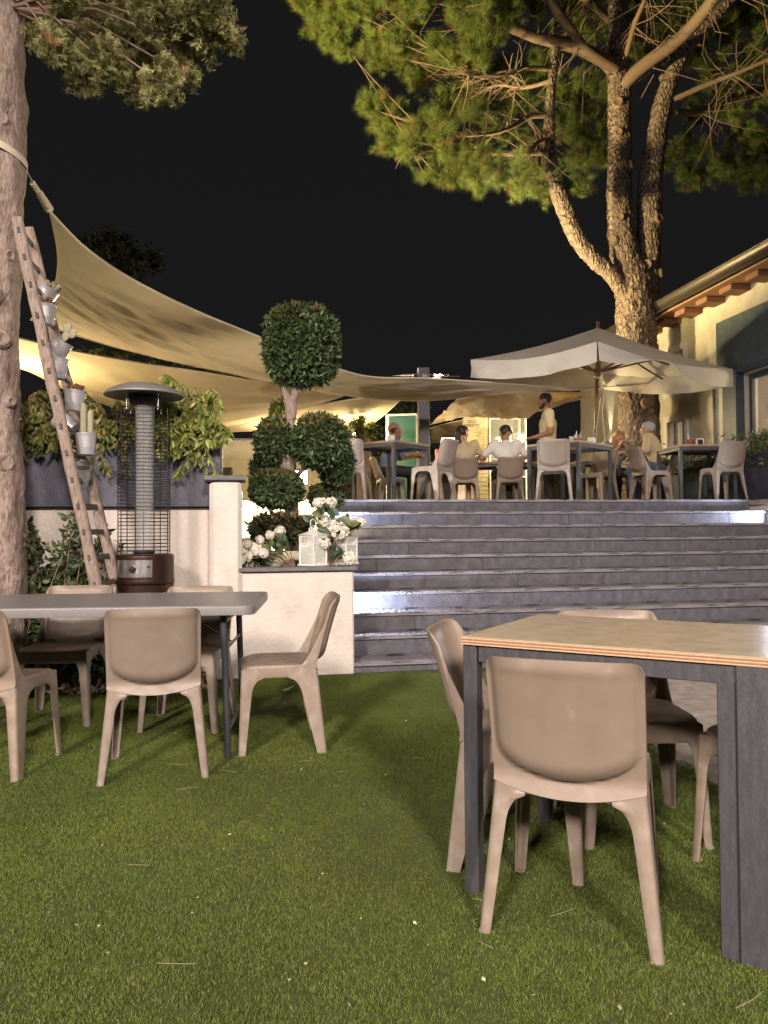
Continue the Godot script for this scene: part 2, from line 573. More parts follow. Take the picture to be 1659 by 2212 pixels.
# ------------------------------------------------------------------ stairs and terrace
func make_stairs() -> void:
	var root := setting("stairs", "wide dark stone stairs with worn light edges")
	root.position = S
	root.rotation.y = deg_to_rad(TURN)
	var core := MB.new()
	var W := 5.55
	for k in 10:
		var h := FLOOR - 0.153 * k - 0.032
		var w := 3.02 - 0.335 * k
		core.box(Vector3(W * 0.5, h * 0.5 - 0.1, -(w + 0.05 + 0.17)), Vector3(W, h + 0.2, 0.34), 0.0)
	part("mortar_core", core, M.dark, root)
	for k in 10:
		var h := FLOOR - 0.153 * k
		var w := 3.02 - 0.335 * k
		var low := FLOOR - 0.153 * (k + 1) if k < 9 else -0.03
		var u := 0.0
		var first := rr(0.5, 1.25)
		while u < W - 0.02:
			var l := minf(first if u == 0.0 else rr(1.0, 1.3), W - u)
			if W - u - l < 0.2: l = W - u
			part("tread_slab", boxm(Vector3(l - 0.004, 0.031, 0.375), 0.004), M.nosing, root, Vector3(u + l * 0.5, h - 0.0155 + rr(-0.0012, 0.0012), -(w + 0.1875) + rr(-0.002, 0.002)))
			u += l
		u = 0.0
		first = rr(0.4, 1.0)
		var rh := h - 0.033 - low
		while u < W - 0.02:
			var l := minf(first if u == 0.0 else rr(0.9, 1.15), W - u)
			if W - u - l < 0.2: l = W - u
			part("riser_slab", boxm(Vector3(l - 0.003, rh, 0.02), 0.002), M.stone if rng.randf() < 0.6 else M.stone2, root, Vector3(u + l * 0.5, low + rh * 0.5, -(w + 0.034) + rr(-0.0015, 0.0015)))
			u += l
	var t := setting("terrace_floor")
	t.position = S
	t.rotation.y = deg_to_rad(TURN)
	var m := MB.new()
	m.box(Vector3(-2.0, FLOOR - 0.11, -(3.42 + 14.0)), Vector3(26, 0.2, 28), 0.0)
	part("slab", m, M.concrete, t)
	# right end of the stairs
	var e := thing("stair_side_wall", "low plastered side wall with stone cap closing the stairs' far end", "wall", S, TURN)
	m = MB.new()
	m.box(Vector3(W + 0.2, 0.69, -1.72), Vector3(0.38, 1.38, 3.6), 0.01)
	part("wall", m, M.plaster, e)
	m = MB.new()
	m.box(Vector3(W + 0.2, 1.415, -1.72), Vector3(0.44, 0.07, 3.64), 0.008)
	part("cap", m, M.concrete, e)
	for q in [[0.0, 1.245, 2.50, 1.0, "small recessed step lamp beside the stairs below the white flowers"], [0.0, 0.475, 0.82, 1.0, "small recessed step lamp low in the planter side beside the lower steps"], [W, 1.245, 2.50, -1.0, "small recessed step lamp in the wall at the stairs' far end"]]:
		var lamp := thing("step_lamp", q[4], "step lamp", sf(q[0] + q[3] * 0.012, q[1], q[2]), TURN, "step lamps in the side walls")
		var f := MB.new()
		for s in [-1.0, 1.0]:
			f.box(Vector3(0, s * 0.031, 0), Vector3(0.012, 0.012, 0.11), 0.002)
			f.box(Vector3(0, 0, s * 0.05), Vector3(0.012, 0.05, 0.01), 0.002)
		part("frame", f, M.white_metal, lamp)
		part("lens", boxm(Vector3(0.006, 0.05, 0.09), 0.001), glow(0.82, 0.86, 1.0, 5.0), lamp)
		var l := AreaLight3D.new()
		l.name = "step_light"
		l.light_color = Color(0.86, 0.90, 1.0)
		l.light_energy = 4.5 if q[1] < 1.0 else 3.0
		l.area_size = Vector2(0.09, 0.05)
		l.area_range = 20.0
		l.shadow_enabled = true
		lamp.add_child(l)
		l.position = Vector3(q[3] * 0.012, 0, 0)
		l.rotation.y = -PI / 2 * q[3]

func make_walls() -> void:
	# raised planter: front wall, pier, side walls
	var p := thing("raised_planter", "white plastered raised planter with grey stone rim beside the stairs", "planter", S, TURN)
	var m := MB.new()
	m.box(Vector3(-0.43, 0.39, -0.07), Vector3(0.86, 0.80, 0.14), 0.012)
	part("front_wall", m, M.plaster, p)
	m = MB.new()
	m.box(Vector3(-0.073, 0.39, -1.24), Vector3(0.14, 0.80, 2.19), 0.008)
	m.box(Vector3(-0.073, 0.70, -2.68), Vector3(0.14, 1.46, 0.66), 0.008)
	part("side_wall", m, M.plaster, p)
	m = MB.new()
	m.box(Vector3(-0.425, 0.808, -0.065), Vector3(0.90, 0.03, 0.20), 0.004)
	part("rim", m, M.coping, p)
	m = MB.new()
	m.box(Vector3(-0.965, 0.73, -0.10), Vector3(0.236, 1.50, 0.28), 0.03)
	part("pier", m, M.plaster, p)
	m = MB.new()
	m.box(Vector3(-0.985, 0.73, -1.72), Vector3(0.19, 1.49, 2.94), 0.02)
	part("back_side_wall", m, M.plaster, p)
	m = MB.new()
	m.box(Vector3(-0.97, 1.496, -0.115), Vector3(0.30, 0.034, 0.36), 0.004)
	m.box(Vector3(-0.985, 1.494, -1.75), Vector3(0.25, 0.032, 2.9), 0.004)
	part("coping", m, M.coping, p)
	m = MB.new()
	m.box(Vector3(-0.45, 0.71, -3.11), Vector3(0.92, 1.48, 0.18), 0.004)
	part("rear_wall", m, M.plaster, p)
	m = MB.new()
	var g := PackedVector3Array()
	for r in 16:
		for k in 10:
			g.append(Vector3(-0.88 + 0.81 * k / 9.0, 0.775 + rr(-0.012, 0.012) + r * 0.016, -0.13 - 2.9 * r / 15.0))
	m.grid(g, 10)
	part("soil", m, M.soil, p)
	# boundary wall of two tones
	var b := thing("boundary_wall", "white plastered garden wall behind the patio heater", "wall", S, TURN)
	m = MB.new()
	m.box(Vector3(-4.08, 0.62, -0.36), Vector3(6.0, 1.30, 0.2), 0.006)
	part("wall", m, M.plaster, b)
	var t := thing("plant_trough", "long blue grey trough on the garden wall with trailing plants", "planter", S, TURN)
	m = MB.new()
	m.box(Vector3(-3.52, 1.575, -0.245), Vector3(5.02, 0.57, 0.03), 0.006)
	part("front_panel", m, M.trough, t)
	m = MB.new()
	m.box(Vector3(-3.52, 1.575, -0.70), Vector3(5.02, 0.57, 0.03), 0.006)
	part("rear_panel", m, M.trough, t)
	for x in [-1.025, -6.015]:
		m = MB.new()
		m.box(Vector3(x, 1.575, -0.4725), Vector3(0.03, 0.57, 0.424), 0.004)
		part("end_panel", m, M.trough, t)
	m = MB.new()
	m.box(Vector3(-3.52, 1.50, -0.4725), Vector3(4.95, 0.5, 0.42), 0.0)
	part("soil", m, M.soil, t)
	# gravel bed at the wall's foot
	var pb := pebble_mesh()
	var xf := []
	var cl := []
	for k in 2600:
		var u := rr(-5.0, -1.05)
		var w := rr(-0.35, 0.26)
		var s := rr(0.012, 0.026)
		xf.append(Transform3D(Basis.from_euler(Vector3(rr(0, 6), rr(0, 6), rr(0, 6))).scaled(Vector3(s, s * 0.7, s)), sf(u, rr(0.0, 0.022), w)))
		var q := rr(0.6, 1.2)
		cl.append(Color(0.36 * q, 0.27 * q, 0.19 * q))
	var gr := stuff("gravel", pb, M.pebble, self, xf, cl)
	tag(gr, "brown pebble bed at the foot of the white wall", "gravel", "", "stuff")
	xf = []
	cl = []
	for k in 500:
		var s := rr(0.008, 0.018)
		xf.append(Transform3D(Basis.from_euler(Vector3(rr(0, 6), rr(0, 6), rr(0, 6))).scaled(Vector3(s, s * 0.7, s)), sf(rr(-0.84, -0.16), 0.79 + rr(-0.004, 0.012), rr(0.16, 0.6))))
		var q := rr(0.8, 1.2)
		cl.append(Color(0.5 * q, 0.46 * q, 0.38 * q))
	gr = stuff("planter_pebbles", pb, M.pebble, self, xf, cl)
	tag(gr, "pale pebbles covering the raised planter's soil", "gravel", "", "stuff")
	# lamps behind the topiary
	var fl := thing("garden_floodlight", "glaring floodlight on a short post behind the topiary tree", "floodlight", sf(-0.22, FLOOR, 3.3), TURN)
	m = MB.new()
	m.tube([Vector3(0, 0, 0), Vector3(0, 0.2, 0)], [0.015], 8)
	part("post", m, M.black_metal, fl)
	var tilt := Basis(Vector3.RIGHT, deg_to_rad(12.0))
	m = MB.new()
	m.box(Vector3(0, 0.28, 0), Vector3(0.25, 0.19, 0.05), 0.008, tilt)
	part("housing", m, M.black_metal, fl)
	m = MB.new()
	m.box(Vector3(0, 0.28, 0) + tilt * Vector3(0, 0, 0.027), Vector3(0.22, 0.16, 0.006), 0.001, tilt)
	part("lens", m, glow(1.0, 0.94, 0.76, 14.0), fl)
	var face := fl.transform * (Vector3(0, 0.28, 0) + tilt * Vector3(0, 0, 0.06))
	lamp_spot(fl, "flood_light", face, face + fl.basis * (tilt * Vector3(-0.10, -0.25, 1)), Color(1.0, 0.93, 0.76), 14.0, 82.0, 0.08, 0.5)

func make_planter_spot() -> void:
	var at := sf(-0.52, 0.95, 1.75)
	var t := thing("planter_spotlight", "small spotlight in the planter shining on its rear wall", "spotlight", at, TURN)
	var m := MB.new()
	m.tube([Vector3(0, -0.14, 0), Vector3(0, 0, 0)], [0.008], 6)
	part("spike", m, M.black_metal, t)
	m = MB.new()
	m.lathe([Vector2(0.0, -0.05), Vector2(0.035, -0.045), Vector2(0.04, 0.03), Vector2(0.036, 0.03)], 16, Vector3.ZERO, Basis(Vector3.RIGHT, -PI * 0.42))
	part("housing", m, M.black_metal, t)
	m = MB.new()
	m.lathe([Vector2(0.0, 0.022), Vector2(0.036, 0.022)], 16, Vector3.ZERO, Basis(Vector3.RIGHT, -PI * 0.42))
	part("lens", m, glow(1.0, 0.95, 0.80, 8.0), t)
	lamp_spot(t, "planter_light", at + sw * 0.05 + Vector3(0, 0.012, 0), at + sw * 1.0 + su * 0.12 + Vector3(0, 0.22, 0), Color(1.0, 0.95, 0.80), 4.5, 70.0, 0.03, 0.5)

func pebble_mesh() -> ArrayMesh:
	var m := MB.new()
	m.ball(Vector3.ZERO, Vector3(1, 0.8, 0.75), 7, 5)
	return m.mesh()

# ------------------------------------------------------------------ building on the terrace
func make_building() -> void:
	var b := thing("restaurant_building", "cream plastered building with deep eaves and dark blue shop window", "building", S, TURN)
	var U := 6.6
	# facade: x = u, z = -w ; cut by openings [w0, w1, h0, h1]
	var holes := [[6.2, 6.76, 2.42, 2.98], [6.2, 6.76, 3.53, 4.19], [4.95, 5.40, 1.95, 3.45], [2.2, 4.58, 1.46, 3.42]]
	var ws := [-1.0, 10.2]
	var hs := [FLOOR - 0.1, 4.72]
	for o in holes:
		ws.append_array([o[0], o[1]])
		hs.append_array([o[2], o[3]])
	ws.sort()
	hs.sort()
	var m := MB.new()
	for i in ws.size() - 1:
		for j in hs.size() - 1:
			var wc: float = (ws[i] + ws[i + 1]) * 0.5
			var hc: float = (hs[j] + hs[j + 1]) * 0.5
			var open := false
			for o in holes:
				if wc > o[0] and wc < o[1] and hc > o[2] and hc < o[3]: open = true
			if open or ws[i + 1] - ws[i] < 0.001 or hs[j + 1] - hs[j] < 0.001: continue
			m.face([Vector3(U, hs[j], -ws[i + 1]), Vector3(U, hs[j], -ws[i]), Vector3(U, hs[j + 1], -ws[i]), Vector3(U, hs[j + 1], -ws[i + 1])])
	for o in holes:      # reveals
		m.face([Vector3(U, o[2], -o[0]), Vector3(U, o[2], -o[1]), Vector3(U + 0.22, o[2], -o[1]), Vector3(U + 0.22, o[2], -o[0])])
		m.face([Vector3(U, o[3], -o[0]), Vector3(U, o[3], -o[1]), Vector3(U + 0.22, o[3], -o[1]), Vector3(U + 0.22, o[3], -o[0])])
		m.face([Vector3(U, o[2], -o[0]), Vector3(U, o[3], -o[0]), Vector3(U + 0.22, o[3], -o[0]), Vector3(U + 0.22, o[2], -o[0])])
		m.face([Vector3(U, o[2], -o[1]), Vector3(U, o[3], -o[1]), Vector3(U + 0.22, o[3], -o[1]), Vector3(U + 0.22, o[2], -o[1])])
	part("wall", m, M.cream, b)
	m = MB.new()
	m.box(Vector3(U + 3.0, 3.1, -10.3), Vector3(6.0, 3.3, 0.2), 0.0)
	part("end_wall", m, M.cream, b)
	# window surrounds
	for o in [holes[0], holes[1]]:
		var f := MB.new()
		var w0: float = o[0]
		var w1: float = o[1]
		for q in [[w0 - 0.05, o[2] - 0.11, o[3] + 0.11], [w1 + 0.05, o[2] - 0.11, o[3] + 0.11]]:
			f.box(Vector3(U - 0.012, (q[1] + q[2]) * 0.5, -q[0]), Vector3(0.03, q[2] - q[1], 0.11), 0.004)
		for h in [o[2] - 0.055, o[3] + 0.055]:
			f.box(Vector3(U - 0.011, h, -(w0 + w1) * 0.5), Vector3(0.028, 0.11, w1 - w0 + 0.0), 0.004)
		var win := part("window_surround", f, M.plaster, b)
		f = MB.new()
		f.box(Vector3(U + 0.16, (o[2] + o[3]) * 0.5, -(w0 + w1) * 0.5), Vector3(0.006, o[3] - o[2], w1 - w0), 0.0)
		part("pane", f, M.glass, win)
		f = MB.new()
		f.box(Vector3(U + 0.15, (o[2] + o[3]) * 0.5, -(w0 + w1) * 0.5), Vector3(0.04, o[3] - o[2], 0.04), 0.003)
		for s in [w0 + 0.02, w1 - 0.02]:
			f.box(Vector3(U + 0.15, (o[2] + o[3]) * 0.5, -s), Vector3(0.05, o[3] - o[2], 0.04), 0.003)
		part("frame", f, M.navy, win)
	# painted band and lintel over the shop window
	m = MB.new()
	m.box(Vector3(U - 0.02, 3.94, -2.11), Vector3(0.045, 0.84, 6.22), 0.006)
	part("painted_band", m, M.teal, b)
	m = MB.new()
	m.box(Vector3(U - 0.06, 2.46, -4.765), Vector3(0.16, 2.06, 0.34), 0.006)
	part("pillar", m, M.navy, b)
	m = MB.new()
	m.box(Vector3(U - 0.06, 3.47, -2.2), Vector3(0.15, 0.07, 4.76), 0.006)
	part("lintel", m, M.navy, b)
	# shop window: leaves with frames
	for o in [[2.25, 3.0], [3.0, 3.75], [3.75, 4.58]]:
		var f := MB.new()
		var wc: float = (o[0] + o[1]) * 0.5
		for s in [o[0] + 0.035, o[1] - 0.035]:
			f.box(Vector3(U + 0.10, 2.44, -s), Vector3(0.06, 1.94, 0.07), 0.005)
		for h in [1.51, 3.375]:
			f.box(Vector3(U + 0.10, h, -wc), Vector3(0.058, 0.085, o[1] - o[0] - 0.14), 0.005)
		var leaf := part("glazed_door", f, M.navy, b)
		f = MB.new()
		f.box(Vector3(U + 0.10, 2.44, -wc), Vector3(0.008, 1.78, o[1] - o[0] - 0.14), 0.0)
		part("pane", f, M.glass, leaf)
		f = MB.new()
		f.tube([Vector3(U + 0.04, 2.3, -o[0] - 0.06), Vector3(U + 0.04, 2.6, -o[0] - 0.06)], [0.012], 8)
		part("handle", f, M.chrome, leaf)
	m = MB.new()
	for s in [4.965, 5.385]:
		m.box(Vector3(U + 0.06, 2.70, -s), Vector3(0.06, 1.50, 0.05), 0.004)
	for h in [1.975, 3.425]:
		m.box(Vector3(U + 0.06, h, -5.175), Vector3(0.06, 0.05, 0.37), 0.004)
	var side := part("side_window", m, M.coping, b)
	m = MB.new()
	m.box(Vector3(U + 0.06, 2.70, -5.175), Vector3(0.008, 1.40, 0.37), 0.0)
	part("pane", m, M.glass, side)
	# room behind the glass
	m = MB.new()
	m.face([Vector3(U + 3.2, FLOOR, -0.5), Vector3(U + 3.2, FLOOR, -10), Vector3(U + 3.2, 4.6, -10), Vector3(U + 3.2, 4.6, -0.5)])
	m.face([Vector3(U + 0.22, FLOOR, -7.6), Vector3(U + 3.2, FLOOR, -7.6), Vector3(U + 3.2, 4.6, -7.6), Vector3(U + 0.22, 4.6, -7.6)])
	m.face([Vector3(U + 0.22, 4.6, -10), Vector3(U + 3.2, 4.6, -10), Vector3(U + 3.2, 4.6, -0.5), Vector3(U + 0.22, 4.6, -0.5)])
	m.face([Vector3(U + 0.22, FLOOR, -0.5), Vector3(U + 3.2, FLOOR, -0.5), Vector3(U + 3.2, 4.6, -0.5), Vector3(U + 0.22, 4.6, -0.5)])
	part("inner_wall", m, M.plaster, b)
	m = MB.new()
	m.face([Vector3(U, FLOOR + 0.004, -0.5), Vector3(U + 3.2, FLOOR + 0.004, -0.5), Vector3(U + 3.2, FLOOR + 0.004, -10), Vector3(U, FLOOR + 0.004, -10)])
	part("inner_floor", m, M.concrete, b)
	# eaves: boarding, rafter tiles, gutter, roof
	m = MB.new()
	m.box(Vector3(U - 0.12, 4.745, -4.5), Vector3(0.66, 0.03, 11.8), 0.003)
	part("soffit", m, M.ply_dark, b)
	for k in 17:
		part("eaves_tile", boxm(Vector3(0.34, 0.085, 0.30), 0.006), M.terracotta, b, Vector3(U - 0.16, 4.685, -(0.2 + k * 0.62)))
	m = MB.new()
	var prof := []
	for k in 9:
		var a := PI * k / 8.0
		prof.append(Vector2(cos(a) * 0.13, -sin(a) * 0.13))
	var gp := PackedVector3Array()
	for w in [-1.4, 10.4]:
		for q in prof: gp.append(Vector3(U - 0.50 + q.x, 4.90 + q.y, -w))
	m.grid(gp, 9)
	m.box(Vector3(U - 0.36, 4.90, -4.5), Vector3(0.03, 0.26, 11.8), 0.003)
	m.tube([Vector3(U - 0.635, 4.90, 1.4), Vector3(U - 0.635, 4.90, -10.4)], [0.014], 8)
	part("gutter", m, M.gutter, b)
	m = MB.new()
	m.face([Vector3(U - 0.42, 5.03, 1.4), Vector3(U - 0.42, 5.03, -10.4), Vector3(U + 4.5, 6.6, -10.4), Vector3(U + 4.5, 6.6, 1.4)])
	m.face([Vector3(U + 4.5, 6.6, 1.4), Vector3(U + 4.5, 6.6, -10.4), Vector3(U + 9, 5.0, -10.4), Vector3(U + 9, 5.0, 1.4)])
	part("roof", m, M.terracotta, b)
	# hanging lamp in the room
	var lp := thing("pendant_lamp", "white globe lamp shining inside behind the shop window", "lamp", sf(U + 1.15, 3.05, 4.25), TURN)
	m = MB.new()
	m.ball(Vector3.ZERO, Vector3(0.12, 0.12, 0.12), 16, 10)
	part("globe", m, glow(1.0, 0.92, 0.75, 3.0), lp)
	m = MB.new()
	m.tube([Vector3(0, 0.12, 0), Vector3(0, 1.55, 0)], [0.006], 6)
	part("cord", m, M.dark, lp)
	lamp_omni(lp, "globe_light", lp.position, Color(1.0, 0.90, 0.74), 2.6, 0.1)
	# wall lamp
	var wl := thing("wall_lamp", "white wall lamp throwing a narrow beam up the facade", "lamp", sf(U - 0.07, 2.80, 8.95), TURN)
	m = MB.new()
	m.box(Vector3(0, 0, 0), Vector3(0.10, 0.14, 0.10), 0.01)
	part("housing", m, M.white_metal, wl)
	m = MB.new()
	m.box(Vector3(0, 0.073, 0), Vector3(0.08, 0.006, 0.08), 0.001)
	part("lens", m, glow(1.0, 0.95, 0.86, 14.0), wl)
	lamp_spot(wl, "beam_light", wl.position + Vector3(0, 0.10, 0), wl.position + Vector3(0, 1.1, 0) + su * 0.02, Color(1.0, 0.93, 0.82), 3.5, 16.0, 0.03, 0.7)
	# planters along the facade
	for q in [[3.15, 4.55, "dark blue planter box with ferns below the shop window"], [4.7, 8.1, "teal planter box with trailing plants along the cream facade"]]:
		var pl := thing("planter_box", q[2], "planter", sf(0, FLOOR, 0), TURN)
		m = MB.new()
		m.box(Vector3(6.2, 0.34, -(q[0] + q[1]) * 0.5), Vector3(0.42, 0.68, q[1] - q[0]), 0.008)
		part("box", m, M.teal if q[0] > 4 else M.navy, pl)
		var xf := []
		var cl := []
		for k in int((q[1] - q[0]) * 420):
			var w := rr(q[0], q[1])
			var h := 0.66 + absf(rng.randfn(0, 0.14))
			var side2 := rng.randf() < 0.4
			if side2: h = rr(0.45, 0.75)
			var at := Vector3(5.97 - rr(0, 0.05) if side2 else rr(6.0, 6.4), h, -w)
			var s := rr(0.035, 0.075)
			xf.append(Transform3D(facing((rdir() + Vector3(-0.6, 0.5, 0)).normalized(), rr(0, 6)).scaled(Vector3(s, s, s)), at))
			var g := rr(0.5, 1.3)
			cl.append(Color(0.07 * g, 0.10 * g, 0.028 * g))
		tag(stuff("plants", leaf_mesh(0.42), M.leaf, pl, xf, cl), "", "", "", "stuff")

# one leaf of unit length along y, folded along its rib
func leaf_mesh(wide := 0.4, curl := 0.25, colored := false) -> ArrayMesh:
	var m := MB.new()
	var rows := [[0.0, 0.04], [0.25, 0.85], [0.55, 1.0], [0.82, 0.55], [1.0, 0.02]]
	var p := PackedVector3Array()
	for r in rows:
		var y: float = r[0]
		var hw: float = r[1] * wide * 0.5
		var z := -curl * y * y
		p.append(Vector3(-hw, y, z + hw * 0.45))
		p.append(Vector3(0, y, z))
		p.append(Vector3(hw, y, z + hw * 0.45))
	m.colored = true
	m.grid(p, 3)
	return m.mesh()

# ------------------------------------------------------------------ shade sails
func sail(label: String, near: Array, far: Array, cols: int, rows: int, belly: float, wrinkle: float, sd: int, inset := Vector3.ZERO) -> Node3D:
	var t := thing("shade_sail", label, "shade sail", Vector3.ZERO, 0, "shade sails over the terrace")
	var nz := noise_of(FastNoiseLite.TYPE_SIMPLEX_SMOOTH, 1.0, sd, 3)
	var p := PackedVector3Array()
	var p2 := PackedVector3Array()
	for r in rows + 1:
		var f := float(r) / rows
		for k in cols + 1:
			var s := float(k) / cols
			var a := poly_at(near, s)
			var b := poly_at(far, s)
			var q := a.lerp(b, f)
			var edge := sin(PI * f) * sin(PI * clampf(s, 0.02, 0.98))
			q.y -= belly * edge
			q += inset * sin(PI * f) * exp(-s * 7.0)
			q.y += wrinkle * 1.3 * nz.get_noise_2d(f * 14.0 - s * 9.0, s * 1.5 + 9.0) * sqrt(maxf(edge, 0.0)) * exp(-s * 2.2)
			q.y += wrinkle * nz.get_noise_2d(f * 9.0 + s * 4.0, s * 2.2) * sqrt(maxf(edge, 0.0))
			q.y += wrinkle * 0.35 * nz.get_noise_2d(f * 30.0, s * 7.0) * sqrt(maxf(edge, 0.0))
			p.append(q)
			p2.append(q + Vector3(0, 0.004, 0))
	var m := MB.new()
	m.grid(p, cols + 1)
	part("cloth", m, M.sail, t)
	for e in [near, far]:
		var hem := MB.new()
		var path := []
		for k in cols + 1: path.append(poly_at(e, float(k) / cols) + Vector3(0, 0.002, 0))
		hem.tube(path, [0.011], 6)
		part("hem", hem, M.rope, t)
	return t

func cable(t: Node3D, a: Vector3, b: Vector3, buckle := true) -> void:
	var m := MB.new()
	m.tube([a, (a + b) * 0.5 - Vector3(0, 0.01, 0), b], [0.008], 6)
	var c := part("cable", m, M.chrome, t)
	if buckle:
		m = MB.new()
		var d := (b - a).normalized()
		m.tube([a.lerp(b, 0.35), a.lerp(b, 0.65)], [0.022], 8)
		m.tube([a.lerp(b, 0.2) - d * 0.02, a.lerp(b, 0.2) + d * 0.02], [0.02], 8)
		part("turnbuckle", m, M.chrome, c)

func make_sails() -> void:
	var near := [pth(105, 455, 3.42), pth(190, 540, 3.36), pth(300, 612, 3.30), pth(430, 675, 3.26), pth(560, 728, 3.23), pth(735, 798, 3.2), pth(811, 815, 3.2), pth(907, 817, 3.22), pth(1011, 823, 3.25), pth(1160, 833, 3.28), pth(1238, 840, 3.3)]
	var far := [pth(66, 690, 3.42), pth(170, 726, 3.38), pth(270, 755, 3.34), pth(400, 787, 3.3), pth(509, 812, 3.27), pth(642, 838, 3.22), pth(777, 858, 3.16), pth(907, 866, 3.12), pth(1040, 855, 3.18), pth(1160, 843, 3.28), pth(1240, 842, 3.3)]
	var a := sail("large tan sail stretched from the old tree past the topiary", near, far, 110, 40, 0.10, 0.045, 5, Vector3(0.16, -0.02, 0))
	# left edge curves in: cable to the tree
	cable(a, pt(108, 452, 5.55), pt(58, 372, 5.15), false)
	var m := MB.new()
	m.tube([pt(106, 452, 5.53), pt(84, 415, 5.35)], [0.035, 0.024], 8)
	m.tube([pt(84, 415, 5.35), pt(70, 395, 5.25)], [0.02], 8)
	part("strap_end", m, M.rope, a)
	cable(a, pth(1238, 840, 3.3), sf(6.58, 3.6, 5.9))
	sail("yellow tan sail lit from below behind the ladder and heater", [pth(-30, 716, 3.35), pth(58, 735, 3.3), pth(145, 756, 3.27), pth(309, 785, 3.25), pth(444, 805, 3.22), pth(613, 833, 3.2), pth(738, 855, 3.2)], [pth(-40, 780, 3.3), pth(58, 800, 3.25), pth(150, 845, 3.2), pth(300, 895, 3.15), pth(460, 926, 3.12), pth(640, 886, 3.15), pth(740, 856, 3.2)], 40, 16, 0.1, 0.05, 15)
	sail("pale sail behind the topiary reaching to the steel column", [pth(440, 918, 3.2), pth(540, 902, 3.2), pth(655, 881, 3.2), pth(777, 861, 3.2), pth(868, 857, 3.25)], [pth(420, 938, 3.15), pth(553, 931, 3.1), pth(680, 936, 3.08), pth(785, 925, 3.1), pth(870, 860, 3.25)], 28, 12, 0.05, 0.04, 25)
	sail("small brown sail low behind the white pier", [pth(400, 947, 3.2), pth(480, 948, 3.2), pth(570, 949, 3.2)], [pth(390, 982, 3.15), pth(480, 981, 3.1), pth(575, 984, 3.15)], 16, 8, 0.08, 0.05, 35)
	var e := sail("crumpled yellow sail over the bar behind the waiter", [pth(985, 863, 3.25), pth(1040, 855, 3.3), pth(1124, 847, 3.35), pth(1200, 847, 3.4), pth(1274, 849, 3.42)], [pth(930, 917, 3.15), pth(1005, 899, 3.1), pth(1100, 890, 3.1), pth(1190, 873, 3.2), pth(1276, 850, 3.42)], 34, 14, 0.16, 0.16, 45)
	cable(e, pth(1275, 849, 3.42), pth(1290, 846, 3.45), false)
	sail("low tan sail edge beside the beer panel", [pth(930, 925, 3.2), pth(965, 915, 3.2), pth(1010, 906, 3.2)], [pth(932, 957, 3.1), pth(970, 952, 3.1), pth(1012, 945, 3.1)], 12, 8, 0.08, 0.1, 55)
	# steel column that carries the sails
	var c := thing("sail_column", "square grey steel column carrying the shade sails", "column", pt(917, 1146, 13.0) * Vector3(1, 0, 1) + Vector3(0, FLOOR, 0), 4)
	m = MB.new()
	m.box(Vector3(0, 1.195, 0), Vector3(0.19, 2.37, 0.19), 0.008)
	part("shaft", m, M.steel, c)
	m = MB.new()
	m.box(Vector3(0, 0.008, 0), Vector3(0.3, 0.016, 0.3), 0.003)
	part("base_plate", m, M.steel, c)
	for q in [[-0.1, -1.0], [0.1, 1.0]]:
		cable(c, Vector3(q[0], 2.28, 0), Vector3(q[1] * 0.55, 2.18, 0.35))
	for q in [[-1.0, 0.82, 0.08], [1.0, 0.30, 0.05]]:
		m = MB.new()
		var tip := Vector3(q[0] * 0.16, 2.30, 0.02)
		var e1 := Vector3(q[0] * q[1], 2.30 - q[2] * 2.2, 0.25)
		var e2 := Vector3(q[0] * q[1], 2.30 - q[2], -0.25)
		var gp := PackedVector3Array()
		for r in 7:
			for k in 7:
				var f := k / 6.0
				gp.append(tip.lerp(e1, f).lerp(tip.lerp(e2, f), r / 6.0) - Vector3(0, 0.03 * sin(PI * f), 0))
		m.grid(gp, 7)
		part("cloth_corner", m, M.canopy, c)
	var tm := TextMesh.new()
	tm.text = "3A"
	tm.font_size = 16
	tm.pixel_size = 0.004
	tm.depth = 0.002
	part("lettering", tm, M.white_metal, c, Vector3(0.01, 2.24, 0.0965))
	# two floods at the column's head
	for q in [[-1.0, "floodlight fixed left of the steel column's head"], [1.0, "floodlight fixed right of the steel column's head"]]:
		var at: Vector3 = c.position + Vector3(q[0] * 0.20, 2.17, 0.06)
		var f := thing("column_floodlight", q[1], "floodlight", at, 0, "floodlights on the column")
		m = MB.new()
		m.box(Vector3(0, 0, 0), Vector3(0.16, 0.045, 0.12), 0.006)
		m.box(Vector3(-q[0] * 0.09, 0, -0.03), Vector3(0.04, 0.02, 0.02), 0.002)
		part("housing", m, M.black_metal, f)
		m = MB.new()
		m.box(Vector3(0, 0.025, 0), Vector3(0.14, 0.005, 0.10), 0.001)
		part("lens", m, glow(1.0, 0.88, 0.60, 6.0), f)
		lamp_spot(f, "column_light", at + Vector3(0, 0.06, 0), at + (Vector3(0.78, 0.80, 0.03) if q[0] > 0 else Vector3(0.1, 1, 0.3)), Color(1.0, 0.90, 0.66), 120.0 if q[0] > 0 else 14.0, 46.0, 0.1, 0.6)
	# globe lamps hung under the sails
	for q in [[-4.6, 2.55, 9.6, 5.5, "warm globe lamp hung under the yellow sail behind the old tree"], [-0.50, 2.75, 13.6, 4.0, "bright globe lamp below the pale sail left of the green cooler"], [-2.03, 2.74, 14.6, 3.6, "warm globe lamp hung in front of the yellow back wall behind the topiary"], [2.89, 2.93, 13.4, 4.5, "warm globe lamp hung over the bar behind the waiter"]]:
		var at := Vector3(q[0], q[1], -q[2])
		var g := thing("globe_lamp", q[4], "lamp", at, 0, "globe lamps under the sails")
		m = MB.new()
		m.ball(Vector3.ZERO, Vector3(0.085, 0.085, 0.085), 14, 9)
		part("globe", m, glow(1.0, 0.86, 0.58, 9.0), g)
		m = MB.new()
